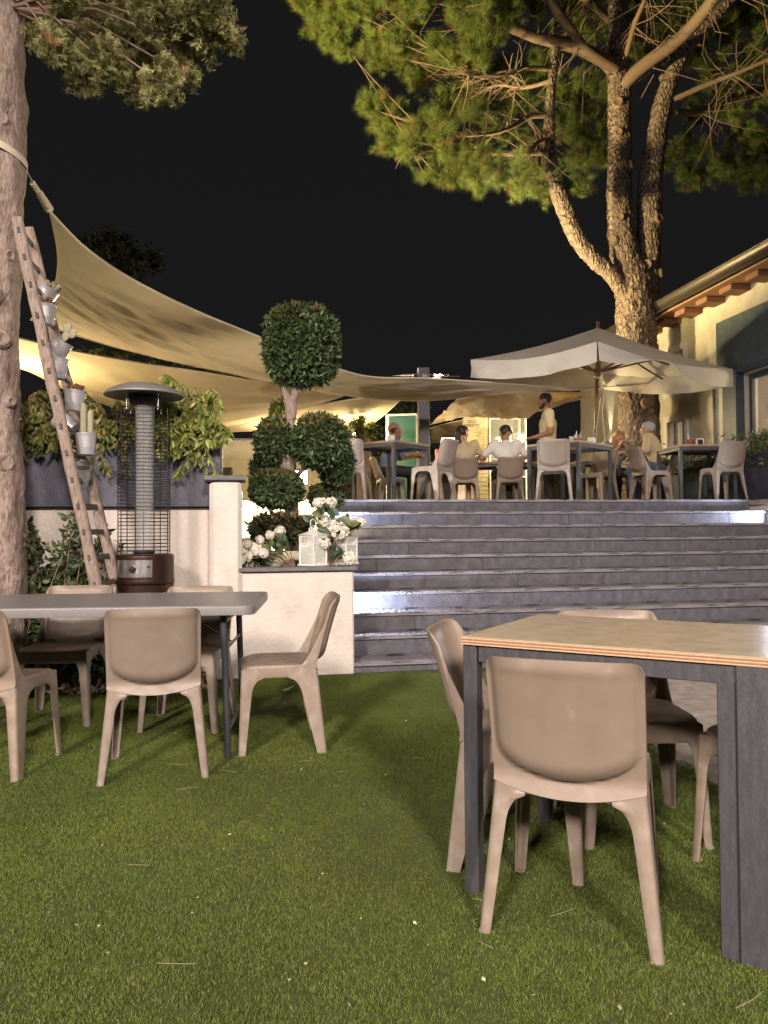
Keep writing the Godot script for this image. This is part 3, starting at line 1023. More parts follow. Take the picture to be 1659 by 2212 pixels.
		m.tube([Vector3(0, 0.085, 0), Vector3(0, 3.2 - q[1], 0)], [0.005], 5)
		part("cord", m, M.dark, g)
		lamp_omni(g, "globe_light", at, Color(1.0, 0.90, 0.68), q[3], 0.085)
	# yellow back wall far left, with a cabinet
	var w := thing("back_wall", "yellow plastered wall far behind the white pier", "wall", Vector3(-5.5, FLOOR, -17.2), 6)
	m = MB.new()
	m.box(Vector3(0, 0.85, 0), Vector3(9, 1.7, 0.2), 0.01)
	part("wall", m, M.cream, w)
	var k := thing("cabinet", "dark cabinet standing before the yellow back wall", "cabinet", pt(490, 1060, 14.6) * Vector3(1, 0, 1) + Vector3(0, FLOOR, 0), 8)
	m = MB.new()
	m.box(Vector3(0, 0.42, 0), Vector3(0.22, 0.84, 0.4), 0.006)
	part("body", m, M.dark, k)
	m = MB.new()
	m.box(Vector3(0, 0.42, 0.205), Vector3(0.18, 0.76, 0.012), 0.003)
	part("door", m, M.black_metal, k)
	# floodlight on a mast beyond the left edge, turned up to the pine
	var mast := thing("mast_floodlight", "floodlight on a tall mast beyond the old tree, turned to the pine", "floodlight", Vector3(-5.2, 0, -7.4), -58)
	m = MB.new()
	m.tube([Vector3(0, 0, 0), Vector3(0, 4.3, 0)], [0.05, 0.04], 10)
	part("mast", m, M.tube_dark, mast)
	m = MB.new()
	m.box(Vector3(0, 4.4, 0), Vector3(0.4, 0.3, 0.08), 0.01)
	part("housing", m, M.black_metal, mast)
	m = MB.new()
	m.box(Vector3(0, 4.4, -0.044), Vector3(0.36, 0.26, 0.006), 0.001)
	part("lens", m, glow(1.0, 0.9, 0.62, 8.0), mast)
	lamp_spot(mast, "mast_light", mast.transform * Vector3(0, 4.42, -0.3), Vector3(2.5, 9.2, -12.6), Color(1.0, 0.89, 0.63), 280.0, 32.0, 0.15, 0.6)
	# tall lamps behind the viewer that light the lawn
	for q in [[-4.2, 7.2, -11.0, 250.0, "tall garden lamp post behind the viewer, left", Vector3(-0.3, 0.5, -4.2), 23.5], [3.4, 7.6, -12.0, 250.0, "tall garden lamp post behind the viewer, right", Vector3(-0.3, 0.5, -4.2), 23.5], [7.0, 5.2, -2.6, 26.0, "garden lamp post out on the paving to the right", Vector3(0.0, 0.3, -3.2), 48.0], [-6.4, 5.2, -2.6, 26.0, "garden lamp post out on the lawn to the left", Vector3(-0.4, 0.3, -3.4), 48.0]]:
		var at := Vector3(q[0], q[1], -q[2])
		var f := thing("garden_lamp", q[4], "lamp post", Vector3(q[0], 0, -q[2]), 0, "garden lamps behind the viewer")
		m = MB.new()
		m.tube([Vector3(0, 0, 0.12), Vector3(0, q[1] + 0.1, 0.12)], [0.05, 0.035], 10)
		part("post", m, M.tube_dark, f)
		m = MB.new()
		if absf(q[0]) > 5.0: f.rotation.y = atan2(q[0], -q[2] + 3.2)
		m.box(Vector3(0, q[1], 0.02), Vector3(1.7, 1.1, 0.07), 0.01)
		part("housing", m, M.black_metal, f)
		m = MB.new()
		m.box(Vector3(0, q[1], -0.02), Vector3(1.64, 1.04, 0.006), 0.001)
		part("lens", m, glow(1.0, 0.90, 0.82, 3.0), f)
		lamp_spot(f, "garden_light", at + f.basis * Vector3(0, 0, -0.85), q[5], Color(1.0, 0.925, 0.875), q[3], q[6], 0.8, 0.9)

# ------------------------------------------------------------------ trees and plants
func needle_tuft(count: int, length: float, wide: float, spread: float) -> ArrayMesh:
	var m := MB.new()
	m.colored = true
	for k in count:
		var d := (Vector3(0, 1, 0) + rdir() * spread).normalized()
		var a := d.cross(rdir()).normalized() * wide
		var l := length * rr(0.65, 1.1)
		var g := rr(0.75, 1.25)
		m.tint = Color(g, g, g)
		var o := Vector3(0, rr(-0.25, 0.1) * length, 0)
		m.tri(o - a, o + a, o + d * l, (d.cross(a)).normalized())
	return m.mesh()

func limb(pts: Array, widths: Array, zs: Array, steps: int) -> Array:     # picture points, widths and depths to a path and radii
	var pp := []
	for k in pts.size():
		pp.append(pt(pts[k][0], pts[k][1], zs[k] if zs.size() > 1 else zs[0]))
	var path := []
	var rad := []
	for k in steps + 1:
		var s := float(k) / steps
		path.append(poly_at(pp, s))
		rad.append(num_at(widths, s) * 0.5 * (zs[0] as float) / 1661.0)
	return [path, rad]

func make_pine() -> void:
	var base := pt(1381, 1060, 13.2)
	base.y = FLOOR
	var t := thing("pine_tree", "huge three stemmed pine with plated bark behind the cream parasol", "tree")
	var bumps := noise_of(FastNoiseLite.TYPE_SIMPLEX_SMOOTH, 3.2, 8, 3)
	var plates := noise_of(FastNoiseLite.TYPE_CELLULAR, 8.5, 9, 1)
	plates.cellular_return_type = FastNoiseLite.RETURN_DISTANCE2_SUB
	plates.domain_warp_enabled = true
	plates.domain_warp_amplitude = 0.12
	plates.domain_warp_frequency = 4.0
	var stems := [
		[[[1381, 1095], [1381, 1020], [1381, 940], [1377, 800], [1374, 700], [1368, 620], [1352, 560], [1340, 480], [1338, 400], [1338, 250], [1334, 150], [1336, 50], [1330, -60], [1328, -140]], [112, 102, 97, 96, 94, 92, 72, 62, 60, 56, 54, 50, 44, 38], [13.2], 260, 72],
		[[[1392, 700], [1398, 620], [1402, 500], [1406, 380], [1424, 260], [1442, 190], [1482, 105], [1560, 20], [1620, -50]], [50, 60, 58, 58, 48, 42, 34, 27, 22], [13.2, 13.25, 13.3, 13.3, 13.3, 13.2, 13.1, 13.0, 12.9], 160, 48],
		[[[1352, 640], [1318, 590], [1285, 562], [1248, 515], [1215, 440], [1190, 372], [1186, 310], [1188, 230], [1196, 130], [1204, 60], [1200, -30]], [36, 40, 40, 41, 42, 41, 31, 23, 19, 16, 14], [13.1, 13.0, 12.95, 12.9, 12.8, 12.7, 12.65, 12.6, 12.6, 12.6, 12.6], 160, 40],
	]
	for k in stems.size():
		var s: Array = stems[k]
		var l := limb(s[0], s[1], s[2], s[3])
		var m := MB.new()
		m.tube(l[0], l[1], s[4], true, 0.16, plates)
		part("trunk", m, M.pine_bark, t)
	var limbs := [
		[[[1322, 150], [1300, 128], [1230, 97], [1160, 82], [1090, 55], [1000, 22], [930, -15]], [30, 30, 27, 22, 18, 14, 10], [13.1, 13.0, 12.7, 12.4, 12.1, 11.8, 11.5]],
		[[[1330, 150], [1270, 112], [1232, 62], [1195, 12], [1180, -40]], [22, 20, 19, 17, 14], [13.0, 12.7, 12.4, 12.1, 11.9]],
		[[[1345, 190], [1380, 150], [1470, 82], [1530, 12], [1570, -50]], [26, 29, 27, 24, 20], [13.1, 12.9, 12.5, 12.1, 11.8]],
		[[[1442, 190], [1408, 120], [1378, 40], [1365, -40]], [16, 15, 13, 11], [13.2, 13.4, 13.6, 13.8]],
		[[[1350, 130], [1368, 60], [1392, 0], [1400, -40]], [12, 12, 10, 9], [13.1, 12.8, 12.5, 12.3]],
		[[[1187, 330], [1100, 332], [1030, 328], [960, 318], [880, 302]], [13, 13, 11, 8, 5], [12.65, 12.4, 12.2, 12.0, 11.8]],
		[[[1188, 250], [1145, 252], [1112, 272], [1060, 290], [990, 295]], [14, 12, 9, 7, 4], [12.6, 12.5, 12.4, 12.3, 12.2]],
		[[[1186, 300], [1160, 310], [1140, 340]], [12, 10, 7], [12.65, 12.4, 12.3]],
		[[[1192, 150], [1140, 148], [1080, 165], [1000, 160]], [11, 9, 7, 4], [12.6, 12.3, 12.0, 11.8]],
		[[[1192, 175], [1130, 190], [1070, 185], [1010, 215]], [10, 8, 6, 4], [12.6, 12.9, 13.1, 13.3]],
		[[[1455, 215], [1540, 178], [1600, 155], [1680, 120]], [13, 11, 9, 7], [13.2, 13.0, 12.8, 12.6]],
		[[[1455, 245], [1520, 240], [1590, 205], [1690, 190]], [18, 15, 11, 8], [13.3, 13.8, 14.2, 14.6]],
		[[[1440, 200], [1470, 100], [1480, 30], [1500, -40]], [18, 15, 12, 9], [13.2, 13.6, 14.0, 14.3]],
		[[[1335, 60], [1290, 20], [1240, -20]], [20, 16, 12], [13.2, 13.5, 13.8]],
	]
	var tips := []
	for s in limbs:
		var l := limb(s[0], s[1], s[2], 14)
		var m := MB.new()
		m.tube(l[0], l[1], 8, true, 0.08, bumps)
		part("limb", m, M.limb_bark, t)
		for k in range(4, 15): tips.append(l[0][k])
	# pruning scars: [stem centre x, y, stem width, depth, angle]
	for q in [[1336, 235, 55, 13.2, -20], [1337, 300, 56, 13.2, -18], [1341, 482, 62, 13.2, -20], [1341, 528, 64, 13.2, -50], [1403, 483, 58, 13.3, 25], [1400, 582, 60, 13.25, -25], [1400, 598, 60, 13.25, 55], [1381, 940, 97, 13.2, 12], [1381, 880, 97, 13.2, 0], [1339, 365, 58, 13.2, 50]]:
		var a := deg_to_rad(q[4])
		var d := Vector3(sin(a), 0.05, cos(a)).normalized()
		var at = pt(q[0], q[1], q[3]) + d * (q[2] * 0.5 * 13.2 / 1661.0 - 0.005)
		var m := MB.new()
		var r := rr(0.06, 0.085)
		m.lathe([Vector2(r * 1.25, -0.03), Vector2(r * 1.1, 0.008), Vector2(r, 0.022), Vector2(r * 0.8, 0.022), Vector2(r * 0.66, 0.006), Vector2(0.0, 0.003)], 14, at, facing(d))
		part("branch_scar", m, M.limb_bark, t)
	# foliage
	var clumps := []
	for q in [[670, 20, 40], [690, 60, 50], [760, 60, 75], [740, 10, 60], [840, 50, 85], [900, 110, 60], [940, 40, 85], [1010, 90, 80], [1060, 30, 95], [830, 118, 38], [980, 150, 50], [900, 170, 26]]:
		clumps.append([q[0], q[1], q[2], rr(11.4, 13.4), 1.0])
	for q in [[840, 262, 42], [802, 236, 26], [870, 305, 50], [930, 318, 66], [960, 378, 40], [1010, 300, 75], [1040, 378, 55], [1100, 260, 85], [1110, 392, 52], [1140, 180, 85], [1180, 402, 38], [1230, 330, 75], [1240, 230, 80], [1235, 405, 30], [1060, 200, 66], [1290, 330, 52], [1280, 240, 70], [970, 240, 50], [905, 275, 40]]:
		clumps.append([q[0], q[1], q[2], rr(11.6, 13.0) if q[0] < 1000 or q[1] > 370 else rr(13.6, 15.4), 1.0 if q[0] < 1000 or q[1] > 370 else 0.6])
	for q in [[1480, 330, 46], [1520, 380, 52], [1580, 330, 85], [1625, 390, 42], [1640, 250, 90], [1540, 230, 60], [1600, 120, 105], [1500, 60, 95], [1430, 40, 85], [1380, 80, 75], [1650, 30, 80], [1200, 40, 95], [1290, 60, 75], [1700, 150, 100], [1700, 350, 70], [1560, -20, 90], [1400, -40, 90], [1250, -40, 90], [1080, -50, 90], [900, -50, 90], [760, -50, 80]]:
		clumps.append([q[0], q[1], q[2], rr(13.7, 15.8), 0.7])
	var tufts := [needle_tuft(60, 0.17, 0.0016, 0.75), needle_tuft(60, 0.15, 0.0016, 1.1)]
	var xf := [[], []]
	var cl := [[], []]
	var twigs := MB.new()
	for q in clumps:
		var c := pt(q[0], q[1], q[3])
		var r: float = q[2] * q[3] / 1661.0
		var near: Vector3 = tips[0]
		var close := tips.duplicate()
		close.sort_custom(func(a, b): return a.distance_squared_to(c) < b.distance_squared_to(c))
		var count := int((r * r * 1150.0 + 50) * q[4])
		var shoots := maxi(8, int(r * 34))
		var cores := []
		for k in shoots:
			var d := rdir()
			d.y = d.y * 0.7 + 0.1
			var e := c + d * r * rr(0.55, 0.95)
			cores.append([e, d])
			near = close[rng.randi() % 14]
			var mid := near.lerp(e, 0.55) - Vector3(0, rr(0.0, 0.15), 0)
			if k % 7 == 0:
				var st := near.lerp(mid, rr(0.0, 0.5))
				twigs.tube([st, mid.lerp(e, 0.3) + rdir() * 0.05, e], [0.008, 0.006, 0.003], 4, false)
		for k in count:
			var co: Array = cores[rng.randi() % cores.size()]
			var off := rdir() * absf(rng.randfn(0, 0.09)) + (co[1] as Vector3) * rr(-0.12, 0.10)
			var dir := ((co[1] as Vector3) * 0.8 + Vector3(0, 0.35, 0) + rdir() * 0.7).normalized()
			var s := rr(0.75, 1.25)
			var i := rng.randi() % 2
			xf[i].append(Transform3D(facing(dir, rr(0, 6)).scaled(Vector3(s, s, s)), co[0] + off))
			var g := rr(0.65, 1.3)
			cl[i].append(Color(0.105 * g, 0.145 * g, 0.022 * g) if rng.randf() < 0.9 else Color(0.15 * g, 0.10 * g, 0.03 * g))
	# dead inner twigs
	for k in 360:
		var st: Vector3 = tips[rng.randi() % tips.size()]
		var out := 1.0 if st.x > 4.0 else -1.0
		var d := (rdir() + Vector3(0.55 * out, 0.1, 0)).normalized()
		var l := rr(0.25, 0.8) if out < 0 else rr(0.4, 1.5)
		var bend := rdir() * l * 0.12
		twigs.tube([st, st + d * l * 0.35 + bend, st + d * l * 0.7 + bend * 1.2, st + d * l + Vector3(0, -0.06, 0)], [0.009, 0.007, 0.005, 0.002], 4, false)
	var tw := part("twigs", twigs, M.twig, t)
	tag(tw, "", "", "", "stuff")
	for i in 2:
		var cr := stuff("crown", tufts[i], M.needle, t, xf[i], cl[i])
		tag(cr, "", "", "", "stuff")

func spray_mesh() -> ArrayMesh:        # flat fan of scaly cypress shoots
	var m := MB.new()
	m.colored = true
	for k in 16:
		var y := rr(0.05, 0.75)
		var side := -1.0 if k % 2 else 1.0
		var d := Vector3(side * rr(0.5, 0.9), rr(0.4, 0.8), rr(-0.35, 0.35)).normalized()
		var o := Vector3(0, y, 0)
		var l := rr(0.22, 0.4) * (1.15 - y * 0.5)
		var a := d.cross(Vector3(rr(-0.3, 0.3), rr(-0.3, 0.3), 1)).normalized() * 0.04
		var g := rr(0.7, 1.3)
		m.tint = Color(g, g, g)
		var nn := d.cross(a).normalized()
		m.tri(o - a * 0.6, o + a, o + d * l, nn)
		for j in 3:
			var o2 := o + d * l * (0.3 + 0.22 * j)
			var d2 := (d + Vector3(-side * 0.5, 0.7, rr(-0.3, 0.3)) * (1.0 if j % 2 else -0.6)).normalized()
			m.tri(o2 - a * 0.5, o2 + a * 0.5, o2 + d2 * l * 0.45, nn)
	m.tint = Color(0.8, 0.7, 0.6)
	m.tri(Vector3(-0.02, 0, 0), Vector3(0.02, 0, 0), Vector3(0, 1, 0), Vector3.BACK)
	return m.mesh()

func make_cypress() -> void:
	var t := thing("cypress_tree", "old cypress trunk with pale strap and ladder leaning on it", "tree")
	var nz := noise_of(FastNoiseLite.TYPE_SIMPLEX_SMOOTH, 6.0, 18, 4)
	var path := []
	var rad := []
	for k in 241:
		var h := k / 240.0 * 7.0 - 0.05
		path.append(Vector3(-2.615 + 0.018 * sin(h * 1.7) + 0.008 * h, h, -5.05))
		rad.append(0.215 + 0.05 * exp(-h * 4.0) + 0.012 * sin(h * 2.3) - 0.006 * h)
	var m := MB.new()
	m.tube(path, rad, 72, true, 0.15, nz)
	part("trunk", m, M.cypress_bark, t)
	m = MB.new()
	var ring := PackedVector3Array()
	for r in [[0.0, 0.0], [0.0, 0.005], [0.045, 0.005], [0.045, 0.0]]:
		for s in 33:
			var a := TAU * s / 32
			var c := Vector3(-2.59, 3.60 + r[0] + 0.06 * -cos(a + 0.3), -5.05)
			ring.append(c + Vector3(cos(a), 0, sin(a)) * (0.216 + r[1]))
	m.grid(ring, 33)
	part("strap", m, M.rope, t)
	for q in [[1.05, 0.03, 40], [1.55, 0.05, 55], [2.35, 0.045, 48], [2.62, 0.05, 30], [2.9, 0.03, 62], [3.05, 0.025, 35], [3.78, 0.04, 45], [1.95, 0.03, 66]]:
		var a := deg_to_rad(q[2])
		var d := Vector3(sin(a), 0, cos(a))
		m = MB.new()
		var r: float = q[1]
		m.lathe([Vector2(r * 1.5, -0.02), Vector2(r * 1.2, 0.006), Vector2(r, 0.012), Vector2(r * 0.75, 0.010), Vector2(r * 0.5, 0.0), Vector2(0, -0.002)], 12, Vector3(-2.60, q[0], -5.05) + d * 0.208, facing(d))
		part("branch_scar", m, M.cypress_bark, t)
	# overhanging boughs
	var sp := spray_mesh()
	var xf := []
	var cl := []
	var tw := MB.new()
	var root := Vector3(-2.5, 4.6, -5.05)
	for q in [[120, 40, 55], [200, 60, 75], [290, 80, 70], [380, 60, 70], [450, 40, 55], [330, 150, 48], [285, 178, 34], [230, 140, 45], [165, 105, 45], [350, 180, 32], [420, 105, 42], [488, 72, 28], [190, 172, 26], [110, 85, 38], [150, 20, 55], [250, 10, 70], [350, 10, 70], [450, -5, 55], [90, 30, 40], [380, 150, 30], [160, -60, 70], [280, -70, 80], [400, -60, 70]]:
		var zz := rr(4.3, 5.3)
		var c := pt(q[0], q[1], zz)
		var r: float = q[2] * zz / 1661.0
		tw.tube([root, root.lerp(c, 0.5) + Vector3(0, 0.12, 0), c], [0.012, 0.008, 0.004], 5, false)
		var cores := []
		for k in 16: cores.append(c + rdir() * r * rr(0.2, 0.9))
		for k in int(r * r * 17000) + 80:
			var co: Vector3 = cores[rng.randi() % 16]
			var d := (Vector3(rr(-0.4, 0.6), rr(-1.0, 0.15), rr(-0.5, 0.8)) + (co - c).normalized() * 0.8).normalized()
			var s := rr(0.06, 0.115)
			xf.append(Transform3D(facing(d, rr(0, 6)).scaled(Vector3(s, s, s)), co + rdir() * rr(0, 0.06)))
			var g := rr(0.65, 1.3)
			cl.append(Color(0.265 * g, 0.265 * g, 0.10 * g))
		if rng.randf() < 0.35:
			var co: Vector3 = cores[0] + (EYE - cores[0]).normalized() * 0.1
			for k in 16:
				var s := rr(0.05, 0.08)
				xf.append(Transform3D(facing((rdir() + Vector3(0, -0.6, 0.3)).normalized(), rr(0, 6)).scaled(Vector3(s, s, s)), co + rdir() * 0.03))
				cl.append(Color(0.42, 0.24, 0.11))
	var b := part("boughs", tw, M.twig, t)
	tag(b, "", "", "", "stuff")
	var cr := stuff("crown", sp, M.needle, t, xf, cl)
	tag(cr, "grey green cypress sprays hanging above the sail", "", "", "stuff")

func leafy_tree(label: String, c: Vector3, r: Vector3, count: int, col: Color, leaf: float) -> void:
	var t := thing("background_tree", label, "tree", Vector3.ZERO, 0, "trees behind the terrace")
	var m := MB.new()
	m.tube([Vector3(c.x, FLOOR - 1.4, c.z), Vector3(c.x + 0.1, c.y - r.y * 0.5, c.z), c], [0.16, 0.12, 0.05], 9)
	part("trunk", m, M.limb_bark, t)
	var xf := []
	var cl := []
	var cores := []
	for k in 26: cores.append(c + rdir() * r * rr(0.4, 0.95))
	for k in count:
		var co: Vector3 = cores[rng.randi() % cores.size()]
		var s := leaf * rr(0.7, 1.3)
		xf.append(Transform3D(facing((rdir() + Vector3(0, -0.3, 0)).normalized(), rr(0, 6)).scaled(Vector3(s, s, s)), co + rdir() * r * absf(rng.randfn(0, 0.16))))
		var g := rr(0.6, 1.3)
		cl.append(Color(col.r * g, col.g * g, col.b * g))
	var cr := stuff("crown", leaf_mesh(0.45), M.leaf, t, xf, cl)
	tag(cr, "", "", "", "stuff")

func make_far_trees() -> void:
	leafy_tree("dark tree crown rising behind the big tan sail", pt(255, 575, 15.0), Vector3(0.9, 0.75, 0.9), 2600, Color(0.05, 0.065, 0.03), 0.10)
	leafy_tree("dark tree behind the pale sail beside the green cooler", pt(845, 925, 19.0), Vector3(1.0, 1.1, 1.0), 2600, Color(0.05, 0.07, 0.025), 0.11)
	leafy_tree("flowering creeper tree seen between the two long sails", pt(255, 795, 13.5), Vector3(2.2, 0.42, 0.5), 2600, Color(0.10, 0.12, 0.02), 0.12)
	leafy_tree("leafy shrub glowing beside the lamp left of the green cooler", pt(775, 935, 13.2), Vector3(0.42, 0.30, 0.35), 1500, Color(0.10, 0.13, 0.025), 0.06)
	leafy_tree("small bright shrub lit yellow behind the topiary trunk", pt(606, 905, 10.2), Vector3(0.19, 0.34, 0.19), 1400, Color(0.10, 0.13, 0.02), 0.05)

func leaf_ball(t: Node3D, c: Vector3, r: Vector3, count: int, square: float, col: Color, sz: float) -> void:
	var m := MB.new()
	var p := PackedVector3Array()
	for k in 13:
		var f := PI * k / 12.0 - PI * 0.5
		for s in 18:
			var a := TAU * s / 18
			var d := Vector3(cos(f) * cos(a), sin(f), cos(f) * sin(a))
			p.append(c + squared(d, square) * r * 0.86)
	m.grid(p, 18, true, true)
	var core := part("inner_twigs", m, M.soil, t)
	var xf := []
	var cl := []
	var lump := noise_of(FastNoiseLite.TYPE_SIMPLEX_SMOOTH, 1.7, count, 3)
	for k in count:
		var d := rdir()
		var swell := 1.0 + 0.07 * lump.get_noise_3d(d.x * 1.6, d.y * 1.6, d.z * 1.6)
		if rng.randf() < 0.03: swell += rr(0.02, 0.09)
		var at := c + squared(d, square) * r * rr(0.86, 1.02) * swell
		var s := sz * rr(0.7, 1.3)
		xf.append(Transform3D(facing((d * 0.75 + rdir() * 0.9).normalized(), rr(0, 6)).scaled(Vector3(s, s, s)), at))
		var g := rr(0.5, 1.4)
		if d.y > 0.55 and rng.randf() < 0.3: cl.append(Color(0.22 * g, 0.13 * g, 0.045 * g))
		else: cl.append(Color(col.r * g, col.g * g, col.b * g))
	var cr := stuff("leaves", leaf_mesh(0.42), M.leaf, t, xf, cl)
	tag(cr, "", "", "", "stuff")

func squared(d: Vector3, n: float) -> Vector3:
	var q := Vector3(pow(absf(d.x), n), pow(absf(d.y), n), pow(absf(d.z), n))
	var l := pow(q.x + q.y + q.z, 1.0 / n)
	return d / l

func make_topiary() -> void:
	var t := thing("topiary_tree", "clipped topiary tree with round leaf balls in the raised planter", "topiary tree")
	var z := 6.9
	var k := z / 1661.0
	var m := MB.new()
	var nz := noise_of(FastNoiseLite.TYPE_SIMPLEX_SMOOTH, 9.0, 28, 3)
	var base := pt(632, 1185, z)
	var l := limb([[632, 1190], [630, 1110], [622, 1010], [622, 975], [627, 920], [629, 885], [626, 862]], [34, 30, 31, 26, 22, 25, 30], [z], 24)
	m.tube(l[0], l[1], 12, true, 0.16, nz)
	for q in [[[[624, 868], [615, 845], [610, 815]], [17, 13, 11]], [[[630, 868], [638, 845], [634, 815]], [17, 15, 12]], [[[626, 985], [645, 968], [665, 965]], [16, 12, 9]], [[[630, 1040], [665, 1008], [715, 1000]], [12, 9, 8]], [[[622, 1000], [600, 985], [590, 965]], [14, 10, 8]]]:
		l = limb(q[0], q[1], [z], 8)
		m.tube(l[0], l[1], 9, true, 0.12, nz)
	part("trunk", m, M.cypress_bark, t)
	var green := Color(0.062, 0.098, 0.034)
	leaf_ball(t, pt(652, 748, z), Vector3(76 * k, 80 * k, 76 * k), 7000, 2.9, green, 0.052)
	leaf_ball(t, pt(691, 954, z - 0.15), Vector3(54 * k, 54 * k, 54 * k), 3000, 2.4, green, 0.048)
	leaf_ball(t, pt(596, 955, z + 0.05), Vector3(42 * k, 50 * k, 42 * k), 2200, 2.4, green, 0.048)
	leaf_ball(t, pt(585, 1022, z + 0.25), Vector3(42 * k, 46 * k, 40 * k), 2000, 2.4, green, 0.046)
	leaf_ball(t, pt(598, 1056, z - 0.15), Vector3(52 * k, 36 * k, 46 * k), 2400, 2.4, green, 0.048)
	leaf_ball(t, pt(724, 998, z + 0.1), Vector3(37 * k, 44 * k, 40 * k), 1800, 2.4, green, 0.046)
	leaf_ball(t, pt(706, 1072, z + 0.3), Vector3(36 * k, 26 * k, 36 * k), 900, 2.2, green, 0.05)
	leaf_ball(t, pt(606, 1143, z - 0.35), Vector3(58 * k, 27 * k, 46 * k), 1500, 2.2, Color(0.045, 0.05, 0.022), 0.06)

func plant(called: String, label: String, stems: Array, leaves: int, sz: float, wide: float, cols: Array, droop: float, group := "", thin := 0.006, bare := 0.15, shine: Material = null) -> Node3D:
	var t := thing(called, label, "plant", Vector3.ZERO, 0, group)
	var m := MB.new()
	var xf := []
	var cl := []
	for s in stems:
		var path := []
		for k in 9: path.append(poly_at(s, k / 8.0))
		var rad := []
		for k in 9: rad.append(lerpf(thin, thin * 0.35, k / 8.0))
		m.tube(path, rad, 5, false)
		for k in leaves:
			var f := rr(bare, 1.0)
			var q := poly_at(s, f)
			var d := (rdir() + Vector3(0, -droop, 0)).normalized()
			var z := sz * rr(0.65, 1.25)
			xf.append(Transform3D(facing(d, rr(0, 6)).scaled(Vector3(z, z, z)), q + d * rr(0.0, 0.02)))
			var c: Color = cols[rng.randi() % cols.size()]
			var g := rr(0.65, 1.3)
			cl.append(Color(c.r * g, c.g * g, c.b * g))
	part("stems", m, M.twig, t)
	var cr := stuff("leaves", leaf_mesh(wide), M.leaf, t, xf, cl)
	tag(cr, "", "", "", "stuff")
	return t

func make_wall_plants() -> void:
	var yg := [Color(0.24, 0.285, 0.06), Color(0.20, 0.26, 0.055), Color(0.26, 0.25, 0.06), Color(0.16, 0.21, 0.05)]
	var mx := [Color(0.21, 0.235, 0.055), Color(0.17, 0.20, 0.05), Color(0.25, 0.17, 0.06), Color(0.18, 0.21, 0.05)]
	var br := [Color(0.17, 0.18, 0.05), Color(0.21, 0.14, 0.05), Color(0.13, 0.16, 0.04), Color(0.15, 0.18, 0.045)]
	# [u range, top, drop, stems, label]
	for q in [[-3.35, -2.55, 2.28, 0.42, 30, br, "trailing plant hanging over the trough right of the old trunk"], [-2.50, -2.02, 2.20, 0.42, 24, mx, "brownish trailing plant hanging between ladder and heater"], [-2.0, -1.55, 2.18, 0.50, 22, mx, "yellow green trailing plant hanging behind the heater cage"], [-1.50, -1.12, 2.32, 0.44, 34, yg, "bright yellow green trailing plant at the trough's end by the pier"], [-1.42, -0.98, 2.12, 0.52, 18, yg, "long drooping shoots spilling round the trough corner"], [-4.9, -3.5, 2.25, 0.42, 26, br, "trailing plant on the trough behind the old tree"]]:
		var st := []
		for k in q[4]:
			var u := rr(q[0], q[1])
			var top: float = q[2] - 0.30 * pow(rng.randf(), 0.8)
			var fw := rr(-0.25, 0.02)
			var dr: float = (top - 1.90) + q[3] * rr(-0.25, 0.75) * (1.0 if rng.randf() < 0.45 else 0.35)
			st.append([sf(u, 1.72, 0.42), sf(u + rr(-0.05, 0.05), lerpf(1.8, top, 0.8), 0.36), sf(u + rr(-0.1, 0.1), top, 0.22), sf(u + rr(-0.13, 0.13), top - dr * 0.45, 0.14 + fw * 0.3), sf(u + rr(-0.15, 0.15), top - dr, 0.13 + fw * 0.35)])
		plant("trailing_plant", q[6], st, 74, 0.061, 0.36, q[5], 1.3, "plants trailing over the trough", 0.005, 0.25)
	# dark glossy shrubs at the wall's foot
	var gr := [Color(0.065, 0.095, 0.035), Color(0.085, 0.115, 0.04), Color(0.05, 0.075, 0.028)]
	for q in [[25, 5.25, 1.12, 36, "leafy shrub at the foot of the old trunk"], [100, 5.5, 1.18, 38, "tall leafy shrub against the white wall left of the ladder"], [190, 5.45, 0.80, 34, "low leafy shrub around the ladder's foot"], [250, 5.62, 0.78, 20, "thin leafy shrub between ladder and heater"]]:
		var b := pt(q[0], 1480, q[1])
		b.y = 0.0
		var st := []
		for k in q[3]:
			var d := Vector3(rr(-0.46, 0.46), 0, rr(-0.2, 0.25))
			var h: float = q[2] * rr(0.55, 1.05)
			st.append([b + d * 0.2, b + d * 0.55 + Vector3(0, h * 0.55, 0), b + d * rr(0.8, 1.1) + Vector3(rr(-0.05, 0.05), h, 0)])
		plant("leafy_shrub", q[4], st, 72, 0.056, 0.5, gr, 0.0, "shrubs at the wall's foot", 0.008, 0.2)
	# ferns by the shop window
	var st := []
	for k in 22:
		var b := sf(6.15, FLOOR + 0.66, rr(3.3, 4.1))
		var d := Vector3(rr(-0.3, 0.2), 0, rr(-0.3, 0.3))
		st.append([b, b + d * 0.4 + Vector3(0, rr(0.15, 0.3), 0), b + d + Vector3(0, rr(0.0, 0.25), 0)])
	plant("fern", "bright green fern in the planter below the shop window", st, 26, 0.06, 0.3, [Color(0.05, 0.11, 0.03), Color(0.07, 0.13, 0.035)], 0.2)
	st = []
	for k in 8:
		st.append([sf(-0.95, 0.8, 0.6) + rdir() * 0.02, sf(-0.93 + rr(-0.02, 0.02), 1.35, 0.75), sf(-1.02 + rr(-0.06, 0.06), 1.75 + rr(-0.1, 0.15), 0.65)])
	plant("thin_twig", "thin bare twig arching above the white pier", [st[0]], 4, 0.05, 0.4, gr, 0.3)

